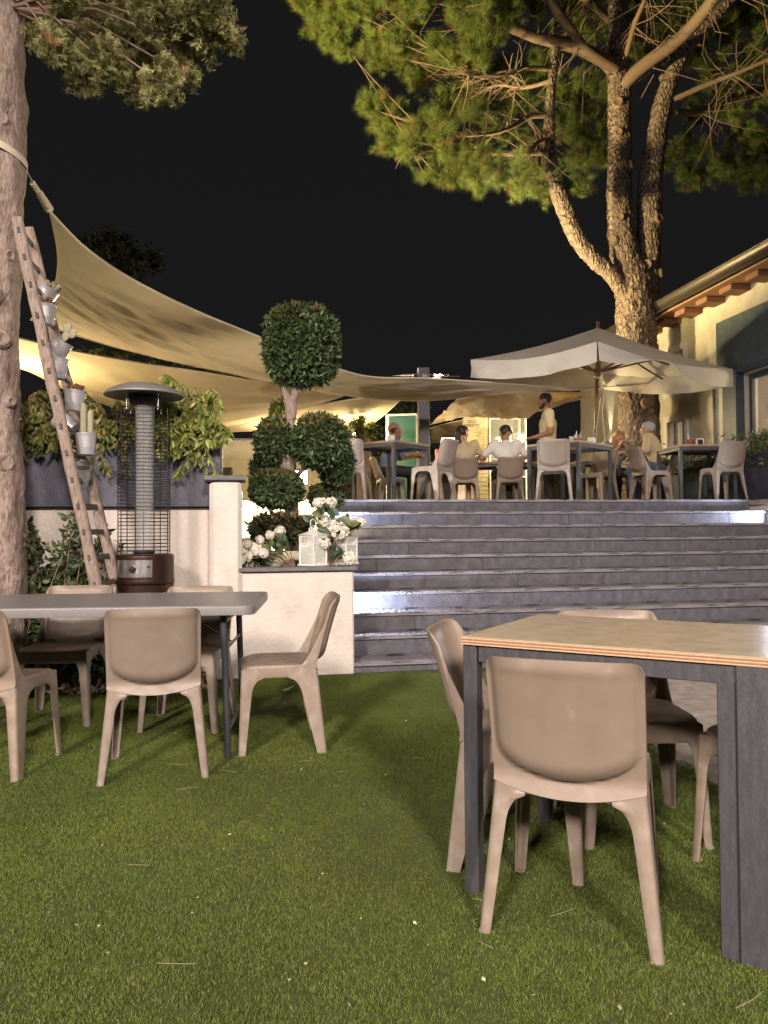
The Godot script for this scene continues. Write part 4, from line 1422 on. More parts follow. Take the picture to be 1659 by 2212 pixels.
func floret_mesh() -> ArrayMesh:
	var m := MB.new()
	m.colored = true
	for k in 4:
		var a := TAU * k / 4
		var d := Vector3(cos(a), 0.25, sin(a))
		var s := Vector3(-sin(a), 0, cos(a)) * 0.52
		var g := rr(0.92, 1.05)
		m.tint = Color(g, g, g)
		m.face([Vector3.ZERO, d * 0.55 - s, d * 1.05 - s * 0.5 + Vector3(0, 0.06, 0), d * 1.05 + s * 0.5 + Vector3(0, 0.06, 0), d * 0.55 + s])
	return m.mesh()

func make_flowers() -> void:
	var heads := MB.new()
	heads.colored = true
	var fm := floret_mesh()
	var arr := fm.surface_get_arrays(0)
	for k in 120:
		var d := rdir()
		var b := facing((d + rdir() * 0.35).normalized(), rr(0, 6)) * 0.36
		var o := d * rr(0.72, 0.98)
		var st := heads.v.size()
		var g := rr(0.85, 1.05)
		for j in arr[Mesh.ARRAY_VERTEX].size():
			heads.v.append(o + b * arr[Mesh.ARRAY_VERTEX][j])
			heads.n.append((b * arr[Mesh.ARRAY_NORMAL][j]).normalized())
			heads.uv.append(Vector2.ZERO)
			heads.c.append(Color(0.80 * g, 0.77 * g, 0.68 * g))
		for j in arr[Mesh.ARRAY_INDEX]: heads.ix.append(st + j)
	var hm := heads.mesh()
	var sets := [
		["hydrangea", "spray of white hydrangeas spilling over the planter rim beside the pier", [[440, 1010, 62, 6.0], [520, 1045, 52, 5.98], [352, 1075, 52, 5.95], [262, 1122, 58, 5.93], [350, 955, 56, 6.05], [590, 850, 48, 6.2], [700, 812, 62, 6.25], [480, 900, 48, 6.15]], [[430, 1140], [560, 1100], [620, 950], [700, 900], [720, 980], [560, 980], [340, 1160], [480, 1130], [640, 1080], [740, 870], [690, 1040], [580, 1150], [420, 1090], [270, 1170]]],
		["hydrangea", "tall white hydrangeas standing around the white lanterns", [[1110, 500, 58, 6.35], [1165, 482, 40, 6.4], [1255, 495, 60, 6.35], [1178, 700, 68, 6.25], [1290, 712, 58, 6.2], [1352, 810, 88, 6.1], [1258, 782, 40, 6.12], [1572, 705, 58, 6.25], [1498, 692, 30, 6.3], [1190, 932, 58, 6.0], [1456, 1100, 72, 6.02]], [[1130, 590], [1060, 600], [1200, 560], [1050, 700], [1100, 760], [1180, 840], [1240, 860], [1420, 700], [1480, 740], [1540, 760], [1400, 660], [1290, 940], [1240, 1000], [1290, 1060], [1340, 1020], [1180, 800], [1260, 600], [1280, 1110], [1360, 1060], [1440, 790], [1010, 650]]],
	]
	var big := leaf_mesh(0.72, 0.3)
	for s in sets:
		var t := thing(s[0], s[1], "flowers", Vector3.ZERO, 0, "white hydrangeas in the planter")
		var stem := MB.new()
		var foot := pt(640 if s == sets[0] else 705, 1215, 6.15)
		foot.y = 0.78
		for q in s[2]:
			var at := pt(466.3 + q[0] * 0.1984, 987.5 + q[1] * 0.1984, q[3])
			var r: float = q[2] * 0.1984 * q[3] / 1661.0 * 1.02
			var o := part("flower_head", hm, M.petal, t, at, Vector3(rr(0, 6), rr(0, 6), 0))
			o.scale = Vector3(r, r * 0.92, r)
			stem.tube([foot, foot.lerp(at, 0.6) + Vector3(0, 0.06, 0), at], [0.005, 0.004, 0.003], 5, false)
		part("stems", stem, M.twig, t)
		for q in s[3]:
			for j in 2:
				var at := pt(466.3 + (q[0] + rr(-35, 35)) * 0.1984, 987.5 + (q[1] + rr(-25, 25)) * 0.1984, rr(6.05, 6.22))
				var d := Vector3(rr(-1, 1), rr(-0.5, 0.9), rr(0.1, 0.9)).normalized()
				var sz := rr(0.075, 0.115)
				var m := part("leaf", big, M["big_leaf%d" % (rng.randi() % 3)], t, at - d * sz * 0.5)
				m.basis = facing(d, rr(-0.8, 0.8)).scaled(Vector3(sz, sz, sz))

# ------------------------------------------------------------------ chairs and tables
func post_z(y: float) -> float:
	var z := 0.186 + 0.02 * clampf((0.46 - y) / 0.07, 0.0, 1.0)
	if y > 0.44: z += (y - 0.44) * 0.22 + 0.16 * pow(maxf(0.0, y - 0.44), 2.0)
	return z

func chair_leg(sx: float, rear: bool) -> MB:
	var m := MB.new()
	var p := PackedVector3Array()
	var top := Vector3(sx * 0.2145, 0.438, 0.192 if rear else -0.201)
	var foot := Vector3(sx * (0.256 if rear else 0.238), 0.0, 0.238 if rear else -0.216)
	var sz := 1.0 if rear else -1.0
	var th := 0.007
	var n := 0
	var ys := [0.438, 0.42, 0.405, 0.39, 0.378, 0.366, 0.354, 0.34, 0.322, 0.30, 0.25, 0.19, 0.12, 0.05, 0.0]
	if rear: ys = [0.66, 0.60, 0.55, 0.51, 0.48, 0.455] + ys
	for y in ys:
		var t := clampf((0.438 - y) / 0.438, 0.0, 1.0)
		var c := top.lerp(foot, t)
		var wx := lerpf(0.052, 0.034, t)
		var wz := lerpf(0.112, 0.050, t) if rear else lerpf(0.068, 0.036, t)
		var fil := clampf((y - 0.315) / 0.075, 0.0, 1.0)
		fil = 1.0 - sqrt(maxf(0.0, 1.0 - fil * fil))
		if y > 0.438:
			var f := clampf((y - 0.438) / 0.222, 0.0, 1.0)
			c = Vector3(sx * 0.2172, y, post_z(y) - 0.003)
			wx = 0.012
			wz = lerpf(0.105, 0.012, pow(f, 0.42))
			fil = 0.0
		wx += 0.045 * fil
		if rear and y > 0.41: wx = 0.03
		wz += 0.05 * fil
		var r := minf(0.016, minf(wx, wz) * 0.45)
		var sec := []
		sec.append(Vector2(wx, 0.0))
		sec.append(Vector2(wx * 0.6, 0.0))
		for j in 5:
			var a := PI * 0.5 * j / 4.0
			sec.append(Vector2(r - r * sin(a), r - r * cos(a)))
		sec.append(Vector2(0.0, wz * 0.55))
		sec.append(Vector2(0.0, wz))
		var inner := []
		for j in 9:
			var q: Vector2 = sec[j]
			if j == 0: inner.append(q + Vector2(0, th))
			elif j == 1: inner.append(q + Vector2(0, th))
			elif j == 7 or j == 8: inner.append(q + Vector2(th, 0))
			else: inner.append(q + Vector2(th, th) * 0.9)
		inner.reverse()
		var all := sec + inner
		n = all.size()
		for q in all:
			p.append(Vector3(c.x - sx * q.x, c.y, c.z - sz * q.y))
	m.grid(p, n, true, sx * sz < 0)
	var f := []
	for q in [Vector2(0.0, 0.004), Vector2(0.034, 0.0), Vector2(0.034, 0.02), Vector2(0.02, 0.05 if rear else 0.036), Vector2(0.0, 0.05 if rear else 0.036)]:
		f.append(Vector3(foot.x - sx * q.x, 0.001, foot.z - sz * q.y))
	m.prism(f, Vector3(0, 0.007, 0))
	return m

func chair_seat() -> MB:
	var m := MB.new()
	var p := PackedVector3Array()
	var cols := 64
	var rings := [[0.0, -0.013], [0.3, -0.012], [0.6, -0.008], [0.82, -0.003], [0.93, 0.0], [0.975, -0.002], [0.995, -0.008], [1.003, -0.018], [1.006, -0.05], [1.008, -0.066], [0.985, -0.066], [0.982, -0.03], [0.9, -0.016], [0.0, -0.024]]
	for r in rings:
		for k in cols:
			var a := TAU * k / cols
			var d := Vector2(cos(a), sin(a))
			var e := 6.0
			var q := d / pow(pow(absf(d.x), e) + pow(absf(d.y), e), 1.0 / e) * (r[0] as float)
			var z := q.y * 0.193 - 0.007
			var x := q.x * (0.213 - 0.004 * q.y)
			var y: float = 0.458 + r[1]
			if q.y < -0.55: y -= 0.016 * pow((-q.y - 0.55) / 0.45, 2.0)
			if q.y > 0.2 and r[0] < 0.95: y -= 0.012 * (q.y - 0.2)
			p.append(Vector3(x, y, z))
	m.grid(p, cols, true)
	return m

func chair_back() -> MB:
	var m := MB.new()
	var cols := 57
	var rows := 50
	var back := PackedVector3Array()
	var front := PackedVector3Array()
	for r in rows:
		var t := float(r) / (rows - 1)
		for k in cols:
			var s := -1.0 + 2.0 * k / (cols - 1)
			var ytop := 0.802
			var a := absf(s)
			if a > 0.84:
				var q := (a - 0.84) / 0.16
				ytop -= 0.038 * (1.0 - sqrt(maxf(0.0, 1.0 - q * q)))
			var ybot := 0.392 + 0.036 * s * s
			var y := lerpf(ybot, ytop, t)
			var hw := 0.216 + 0.004 * (y - 0.4)
			var x := s * hw
			# frame plane: posts lean back, lip rolls out at the top
			var z := post_z(y)
			z += 0.020 * pow(clampf((y - 0.745) / 0.06, 0.0, 1.0), 2.0)
			# shell bows backwards between the posts
			var xx := clampf(absf(x) / 0.200, 0.0, 1.0)
			var bow := 0.048 * sqrt(maxf(0.0, 1.0 - xx * xx * xx))
			if absf(x) > 0.200: bow = 0.0
			var sb := 0.445 + 0.105 * (1.0 - sqrt(maxf(0.0, 1.0 - xx * xx)))
			var tuck := clampf((y - sb) / 0.055, 0.0, 1.0)
			tuck = sqrt(maxf(0.0, 1.0 - (1.0 - tuck) * (1.0 - tuck)))
			var toprim := 1.0 - 0.55 * pow(clampf((y - 0.765) / 0.037, 0.0, 1.0), 1.5)
			z += bow * tuck * toprim
			back.append(Vector3(x, y, z))
			var inn := 0.008 + 0.010 * clampf((absf(s) - 0.9) / 0.1, 0.0, 1.0) * (1.0 - t * 0.6)
			front.append(Vector3(x * 0.993, minf(y, ytop - 0.003 * t), z - inn))
	m.grid(back, cols, false, true)
	m.grid(front, cols)
	# rim joining both faces
	var rim := PackedVector3Array()
	var loop := []
	for r in rows: loop.append(r * cols)
	for k in range(1, cols): loop.append((rows - 1) * cols + k)
	for r in range(rows - 2, -1, -1): loop.append(r * cols + cols - 1)
	for k in range(cols - 2, 0, -1): loop.append(k)
	for i in loop: rim.append(back[i])
	for i in loop: rim.append(back[i].lerp(front[i], 0.5) + Vector3(signf(back[i].x) * (0.003 if absf(back[i].x) > 0.2 else 0.0), 0.002 if i >= (rows - 1) * cols else 0.0, 0))
	for i in loop: rim.append(front[i])
	m.grid(rim, loop.size(), true)
	return m

var chair0: Node3D
var chair_count := 0
func chair(x: float, z: float, turn: float, y: float, label: String, group: String) -> Node3D:
	var c: Node3D
	if chair_count == 0:
		c = thing("plastic_chair", label, "chair", Vector3(x, y, -z), turn, group)
		part("seat", chair_seat(), M.plastic, c)
		part("backrest", chair_back(), M.plastic, c)
		for r in [true, false]:
			for s in [-1.0, 1.0]:
				part("leg", chair_leg(s, r), M.plastic, c)
		chair0 = c
	else:
		c = copy(chair0, label, Vector3(x, y, -z), turn, group)
	chair_count += 1
	c.scale = Vector3(0.93, 0.955, 0.955)
	var tone: Material = M["plastic%d" % ((chair_count * 7) % 4)]
	for o in c.get_children(): o.material_override = M["dusty%d" % ((chair_count * 7) % 4)] if String(o.name).begins_with("leg") else tone
	c.set_meta("group", group)
	return c

func steel_table(called: String, label: String, corner: Vector3, turn: float, la: float, lb: float, group: String, h := 0.775, leg := 0.045) -> Node3D:
	var t := thing(called, label, "table", corner, turn, group)
	var m: MB
	# laminated board: layers of ply under a beige face
	part("table_top", boxm(Vector3(la, 0.003, lb), 0.001), M.tabletop, t, Vector3(la * 0.5, h - 0.0015, -lb * 0.5))
	for k in 5:
		part("ply_layer", boxm(Vector3(la - 0.0004 - 0.0006 * (k % 2), 0.0042, lb - 0.0004 - 0.0006 * (k % 2)), 0.0006), M.ply_light if k % 2 == 0 else M.ply_dark, t, Vector3(la * 0.5, h - 0.0052 - 0.0044 * k, -lb * 0.5))
	var top := h - 0.0255
	for q in [[0, 0], [1, 0], [0, 1], [1, 1]]:
		part("leg", boxm(Vector3(leg, top, leg), 0.0025), M.steel, t, Vector3(leg * 0.5 + 0.001 + q[0] * (la - leg - 0.002), top * 0.5, -(leg * 0.5 + (0.010 if leg < 0.06 else 0.001) + q[1] * (lb - leg - 0.012))))
	for s in [0, 1]:
		part("apron", boxm(Vector3(la - leg * 2 - 0.014, 0.05, 0.03), 0.002), M.steel, t, Vector3(la * 0.5, top - 0.0255, -(0.026 + s * (lb - 0.052))))
		part("apron", boxm(Vector3(0.03, 0.05, lb - leg * 2 - 0.014), 0.002), M.steel, t, Vector3(0.026 + s * (la - 0.052), top - 0.0255, -lb * 0.5))
	return t

func make_tables_and_chairs() -> void:
	# long folding table on the left
	var t := thing("folding_table", "long grey plastic folding table with chairs all round", "table", Vector3(-0.615, 0, -3.63), 4)
	var L := 1.83
	var D := 0.84
	var m := MB.new()
	var out := []
	var ch := 0.05
	for q in [[0, 0], [-1, 0], [-1, 1], [0, 1]]:
		var cx: float = L * q[0]
		var cz: float = -D * q[1]
		for j in 5:
			var a := PI * 0.5 * (j / 4.0)
			var sx := -1.0 if q[0] == 0 else 1.0
			var sz := -1.0 if q[1] == 0 else 1.0
			var f := a if q[0] * 1 == 0 and q[1] == 0 or q[0] == -1 and q[1] == 1 else PI * 0.5 - a
			out.append(Vector2(cx + sx * ch * (1.0 - cos(f)), cz + sz * ch * (1.0 - sin(f))))
	var p := PackedVector3Array()
	for r in [[1.0, 0.706, 0.012], [1.0, 0.704, 0.004], [1.0, 0.706, 0.0], [1.0, 0.742, 0.0], [1.0, 0.749, 0.003], [1.0, 0.751, 0.010]]:
		for q in out:
			var c := Vector2(-L * 0.5, -D * 0.5)
			var d: Vector2 = q - c
			p.append(Vector3(c.x + d.x * (1.0 - r[2] / (L * 0.5)), r[1], c.y + d.y * (1.0 - r[2] / (D * 0.5))))
	m.grid(p, out.size(), true)
	var cap := []
	for k in out.size(): cap.append(p[5 * out.size() + k])
	m.face(cap)
	var low := []
	for k in out.size():
		var q: Vector3 = p[k]
		low.append(Vector3(q.x, 0.712, q.z))
	low.reverse()
	m.face(low)
	part("table_top", m, M.folding, t)
	for side in [0.16, L - 0.16]:
		for zz in [0.12, D - 0.10]:
			m = MB.new()
			m.tube([Vector3(-side, 0.712, -zz), Vector3(-side + 0.012, 0.35, -zz), Vector3(-side + 0.022, 0.0, -zz)], [0.0165], 14)
			part("leg", m, M.tube_dark, t)
		m = MB.new()
		m.tube([Vector3(-side + 0.002, 0.66, -0.12), Vector3(-side + 0.002, 0.66, -D + 0.10)], [0.012], 10)
		part("cross_bar", m, M.tube_dark, t)
		m = MB.new()
		m.tube([Vector3(-side + 0.018, 0.13, -0.12), Vector3(-side + 0.018, 0.13, -D + 0.10)], [0.011], 10)
		part("cross_bar", m, M.tube_dark, t)
		m = MB.new()
		m.bar(Vector3(-side + 0.008, 0.52, -D * 0.5), Vector3(-side - 0.28 * (1.0 if side < 1.0 else -1.0), 0.70, -D * 0.5), 0.022, 0.006, 0.001)
		m.bar(Vector3(-side + 0.008, 0.52, -0.13), Vector3(-side + 0.008, 0.52, -D + 0.11), 0.012, 0.012, 0.002)
		part("brace", m, M.tube_dark, t)
	# chairs round it
	var ga := "taupe chairs at the grey folding table"
	chair(-1.07, 3.62, 13, 0, "taupe plastic chair, back turned, in front of the grey folding table's middle", ga)
	chair(-1.84, 3.66, -5, 0, "taupe chair cut off by the picture's left edge at the folding table", ga)
	chair(-0.553, 4.02, 100, 0, "taupe chair seen from the side at the folding table's end", ga)
	chair(-1.13, 4.42, 178, 0, "taupe chair across the folding table in front of the patio heater", ga)
	chair(-1.90, 4.56, 182, 0, "taupe chair across the folding table in front of the ladder's foot", ga)
	chair(-2.62, 4.78, 176, 0, "taupe chair across the folding table below the old trunk", ga)
	# steel table on the right
	var gb := ""
	var rt := steel_table("steel_table", "long steel table with beige ply top in the lower right foreground", Vector3(0.232, 0, -2.355), -31, 1.62, 0.70, gb)
	for q in [[0.742, 0.045, 0.010], [0.812, 0.092, 0.001]]:
		for zz in [q[2], 0.70 - q[1] - q[2]]:
			part("leg", boxm(Vector3(q[1], 0.7495, q[1]), 0.0025), M.steel, rt, Vector3(q[0], 0.37475, -(zz + q[1] * 0.5)))
	var gc := "taupe chairs at the beige steel tables"
	chair(0.553, 2.25, -21, 0, "nearest taupe chair, back turned, at the beige steel table", gc)
	chair(0.475, 2.66, -107, 0, "taupe chair at the beige table's end facing right behind its corner leg", gc)
	chair(0.90, 2.86, 180, 0, "taupe chair across the beige table facing the viewer", gc)
	chair(1.30, 2.50, 122, 0, "taupe chair half hidden behind the broad steel leg", gc)
	# terrace
	var gd := "chairs on the terrace"
	var ge := "beige topped steel tables on the terrace"
	steel_table("steel_table", "terrace steel table left, before the seated man in blue", Vector3(0.14, FLOOR, -9.62), 53, 0.80, 0.70, ge)
	chair(-0.40, 9.74, -12, FLOOR, "leftmost chair on the terrace beside the topiary", gd)
	chair(0.62, 9.74, 55, FLOOR, "terrace chair turned left beside the steel column's foot", gd)
	chair(0.10, 11.95, -80, FLOOR, "terrace chair carrying the man in blue", gd)
	chair(0.66, 11.75, 100, FLOOR, "dark terrace chair between the man in blue and the woman with ponytail", gd)
	chair(1.28, 12.25, 0, FLOOR, "terrace chair of the woman with dark ponytail", gd)
	chair(1.97, 12.25, 4, FLOOR, "terrace chair of the man in the white shirt", gd)
	steel_table("dining_table", "dark table before the woman with ponytail and man in white", Vector3(0.75, FLOOR, -12.62), 2, 1.9, 0.75, "", 0.75)
	steel_table("steel_table", "terrace steel table in front of the standing waiter", Vector3(2.51, FLOOR, -9.82), 46.5, 0.90, 0.79, ge)
	chair(2.20, 9.92, -14, FLOOR, "terrace chair, back turned, before the waiter's table", gd)
	chair(3.03, 10.95, 132, FLOOR, "dark terrace chair under the parasol pole", gd)
	steel_table("steel_table", "terrace steel table right, with menu cards near the shop window", Vector3(4.02, FLOOR, -10.42), 3, 0.80, 0.78, ge)
	chair(3.74, 10.75, -78, FLOOR, "terrace chair facing right at the table near the shop window", gd)
	chair(4.52, 10.28, 12, FLOOR, "rightmost chair on the terrace, back turned", gd)
	chair(4.15, 11.66, 62, FLOOR, "terrace chair of the grey haired man under the pine", gd)
	steel_table("dining_table", "low lit table between the grey haired man and blonde woman", Vector3(3.12, FLOOR, -12.02), 8, 0.55, 0.55, "", 0.72)
	chair(3.80, 12.72, 192, FLOOR, "terrace chair of the blonde woman by the tree", gd)

# ------------------------------------------------------------------ patio heater
func make_heater() -> void:
	var t := thing("patio_heater", "tall brown patio heater with glass tube and wire cage", "patio heater", Vector3(-1.715, 0, -5.5), 0)
	var m := MB.new()
	m.lathe([Vector2(0.0, 0.01), Vector2(0.205, 0.01), Vector2(0.212, 0.03), Vector2(0.206, 0.06), Vector2(0.206, 0.50), Vector2(0.206, 0.73)], 40)
	part("lower_body", m, M.brown_metal, t)
	m = MB.new()
	m.lathe([Vector2(0.207, 0.735), Vector2(0.211, 0.74), Vector2(0.211, 0.76), Vector2(0.207, 0.77), Vector2(0.207, 0.925), Vector2(0.202, 0.94), Vector2(0.17, 0.945), Vector2(0.0, 0.945)], 40)
	part("upper_body", m, M.brown_metal, t)
	for k in 26:
		var a := TAU * k / 26
		part("vent_slot", boxm(Vector3(0.008, 0.09, 0.006), 0.001), M.dark, t, Vector3(sin(a) * 0.2055, 0.60, cos(a) * 0.2055), Vector3(0, a, 0))
	m = MB.new()
	var gp := PackedVector3Array()
	for h in [0.785, 0.905]:
		for k in 13:
			var a := deg_to_rad(-40 + 72.0 * k / 12)
			gp.append(Vector3(sin(a) * 0.2105, h, cos(a) * 0.2105))
	m.grid(gp, 13)
	var panel := part("control_panel", m, M.chrome, t)
	m = MB.new()
	m.lathe([Vector2(0.0, 0.028), Vector2(0.018, 0.028), Vector2(0.022, 0.022), Vector2(0.024, 0.0)], 16, Vector3(-0.014, 0.845, 0.209), Basis(Vector3.RIGHT, PI / 2))
	m.box(Vector3(-0.014, 0.845, 0.238), Vector3(0.008, 0.036, 0.008), 0.001, Basis(Vector3.BACK, -0.6))
	part("knob", m, M.black_metal, panel)
	m = MB.new()
	m.lathe([Vector2(0.0, 0.008), Vector2(0.008, 0.008), Vector2(0.009, 0.0)], 12, Vector3(0.088, 0.86, 0.192), Basis(Vector3.UP, 0.43) * Basis(Vector3.RIGHT, PI / 2))
	part("igniter", m, M.black_metal, panel)
	m = MB.new()
	m.lathe([Vector2(0.064, 0.945), Vector2(0.064, 2.02)], 32)
	part("glass_tube", m, M.tube_glass, t)
	m = MB.new()
	m.lathe([Vector2(0.068, 0.945), Vector2(0.075, 0.95), Vector2(0.075, 0.962), Vector2(0.067, 0.97)], 28)
	part("collar", m, M.black_metal, t)
	m = MB.new()
	m.lathe([Vector2(0.066, 2.0), Vector2(0.085, 2.005), Vector2(0.11, 2.03), Vector2(0.11, 2.075), Vector2(0.06, 2.085)], 28)
	part("collar", m, M.black_metal, t)
	m = MB.new()
	var R := 0.178
	for k in 40:
		var h := 0.965 + k * 0.0258
		var ring := []
		for s in 33:
			var a := TAU * s / 32
			ring.append(Vector3(cos(a) * R, h, sin(a) * R))
		m.tube(ring, [0.0024], 5, false)
	for k in 9:
		var a := TAU * k / 9 + 0.2
		m.tube([Vector3(cos(a) * (R + 0.003), 0.945, sin(a) * (R + 0.003)), Vector3(cos(a) * (R + 0.003), 1.98, sin(a) * (R + 0.003))], [0.0034], 6)
	part("cage", m, M.black_metal, t)
	m = MB.new()
	for k in 4:
		var a := TAU * k / 4 + 0.6
		m.tube([Vector3(cos(a) * 0.15, 1.96, sin(a) * 0.15), Vector3(cos(a) * 0.15, 2.09, sin(a) * 0.15)], [0.005], 6)
		m.ball(Vector3(cos(a) * 0.15, 1.985, sin(a) * 0.15), Vector3(0.009, 0.009, 0.009), 8, 6)
	part("hood_stand", m, M.chrome, t)
	m = MB.new()
	m.lathe([Vector2(0.0, 2.165), Vector2(0.06, 2.163), Vector2(0.13, 2.152), Vector2(0.20, 2.130), Vector2(0.25, 2.104), Vector2(0.274, 2.084), Vector2(0.278, 2.074), Vector2(0.270, 2.070), Vector2(0.19, 2.082), Vector2(0.0, 2.092)], 48)
	part("hood", m, M.hood, t)

# ------------------------------------------------------------------ ladder with zinc pots
func make_ladder() -> void:
	var a0 := pt(36, 470, 4.62)
	var a1 := pt(262, 1498, 5.05)
	var b0 := pt(62, 492, 5.0)
	var b1 := pt(306, 1470, 5.5)
	a1.y = 0.0
	b1.y = 0.0
	var t := thing("wooden_ladder", "weathered wooden ladder with zinc pots leaning on the old tree", "ladder")
	var nz := noise_of(FastNoiseLite.TYPE_SIMPLEX_SMOOTH, 6.0, 38, 3)
	for q in [[a0, a1], [b0, b1]]:
		var m := MB.new()
		var p := PackedVector3Array()
		var d: Vector3 = (q[1] - q[0]).normalized()
		var across := (b0 - a0).slide(d).normalized()
		var x := across
		var y := d.cross(x).normalized()
		for k in 31:
			var c: Vector3 = (q[0] as Vector3).lerp(q[1], k / 30.0)
			var hw := 0.032 + 0.008 * k / 30.0
			for s in 12:
				var a := TAU * s / 12
				var e := Vector2(cos(a), sin(a))
				e /= pow(pow(absf(e.x), 3.5) + pow(absf(e.y), 3.5), 1.0 / 3.5)
				var v := c + x * e.x * hw * 0.72 + y * e.y * hw
				p.append(v + (v - c) * 0.30 * nz.get_noise_3d(v.x * 1.5, v.y * 0.6, v.z * 1.5))
		m.grid(p, 12, true, true)
		for e in 2:
			var f := []
			for s in 12: f.append(p[(30 * 12 if e else 0) + s])
			m.face(f)
		part("rail", m, M.wood, t)
	var ry := [496, 550, 605, 667, 723, 781, 838, 896, 953, 1010, 1066, 1122, 1178, 1236, 1292]
	for y in ry:
		var f: float = (y - 470.0) / (1498.0 - 470.0) * 1.0
		var fa := f
		var p := a0.lerp(a1, fa)
		var q := b0.lerp(b1, fa + 0.01)
		var d := (q - p).normalized()
		var m := MB.new()
		m.bar(p - d * 0.035, q + d * 0.02, 0.016, 0.036, 0.003, (a1 - a0).normalized())
		part("rung", m, M.rung, t)
	# zinc pots: [x, y, depth, tilt right deg, height, plant, label]
	var pots := [
		[98, 642, 4.98, 32.0, 0.115, "stub", "topmost zinc pot, tipped, on the ladder"],
		[98, 681, 4.86, 0.0, 0.115, "orange", "zinc pot with orange shoots high on the ladder"],
		[127, 757, 4.93, 28.0, 0.115, "pads", "tilted zinc pot with a small cactus pad on the ladder"],
		[123, 797, 4.86, 4.0, 0.115, "none", "plain zinc pot below the cactus pad pot on the ladder"],
		[161, 866, 4.98, 6.0, 0.120, "dry", "zinc pot with dry stems halfway down the ladder"],
		[143, 916, 5.02, -50.0, 0.115, "none", "zinc pot lying tilted behind the ladder's front rail"],
		[186, 960, 4.96, 0.0, 0.125, "columns", "zinc pot with two pale column cacti on the ladder"],
		[175, 1026, 5.06, 14.0, 0.120, "soil", "lowest zinc pot, tilted towards the viewer, on the ladder"],
	]
	for q in pots:
		var at := pt(q[0], q[1], q[2])
		var h: float = q[4]
		var o := thing("zinc_pot", q[6], "flower pot", at, 0, "zinc pots on the ladder")
		o.rotation.z = -deg_to_rad(q[3])
		o.scale = Vector3.ONE * 1.12
		if q[5] == "soil": o.rotation.x = deg_to_rad(28)
		var m := MB.new()
		m.lathe([Vector2(0.0, -h * 0.5), Vector2(0.044, -h * 0.5), Vector2(0.046, -h * 0.47), Vector2(0.050, -h * 0.2), Vector2(0.0515, -h * 0.19), Vector2(0.0525, -h * 0.16), Vector2(0.057, h * 0.3), Vector2(0.0585, h * 0.44), Vector2(0.062, h * 0.47), Vector2(0.062, h * 0.5), Vector2(0.0585, h * 0.5), Vector2(0.055, h * 0.3), Vector2(0.052, h * 0.1)], 26)
		part("bucket", m, M.zinc, o)
		m = MB.new()
		m.lathe([Vector2(0.0, h * 0.32), Vector2(0.056, h * 0.30)], 16)
		part("soil", m, M.soil, o)
		m = MB.new()
		m.tube([Vector3(0, h * 0.42, -0.056), Vector3(0, h * 0.42, -0.095)], [0.004], 5)
		part("hook", m, M.zinc, o)
		match q[5]:
			"columns":
				for e in [[-0.014, 0.20, 0.019], [0.026, 0.16, 0.018]]:
					m = MB.new()
					var pr := []
					for k in 9: pr.append(Vector2(e[2] * (1.0 if k < 8 else 0.5), h * 0.3 + e[1] * k / 8.0))
					pr.append(Vector2(0, h * 0.3 + e[1] * 1.03))
					m.lathe(pr, 12, Vector3(e[0], 0, 0))
					part("cactus", m, M.cactus, o)
			"pads":
				for e in [[0.0, 0.05, 0.3], [0.03, 0.085, 0.8], [-0.012, 0.10, -0.4]]:
					m = MB.new()
					m.ball(Vector3(e[0], h * 0.5 + e[1] - 0.02, 0.01), Vector3(0.024, 0.03, 0.008), 10, 8)
					part("cactus_pad", m, M.cactus, o)
			"orange", "dry", "stub":
				m = MB.new()
				for k in 14:
					var d := Vector3(rr(-0.05, 0.05), rr(0.04, 0.07), rr(-0.04, 0.04))
					m.tube([Vector3(d.x * 0.5, h * 0.3, d.z * 0.5), Vector3(d.x, h * 0.3 + d.y, d.z)], [0.008, 0.011], 6)
				part("shoots", m, M.terracotta if q[5] == "orange" else (M.teak if q[5] == "dry" else M.cactus), o)

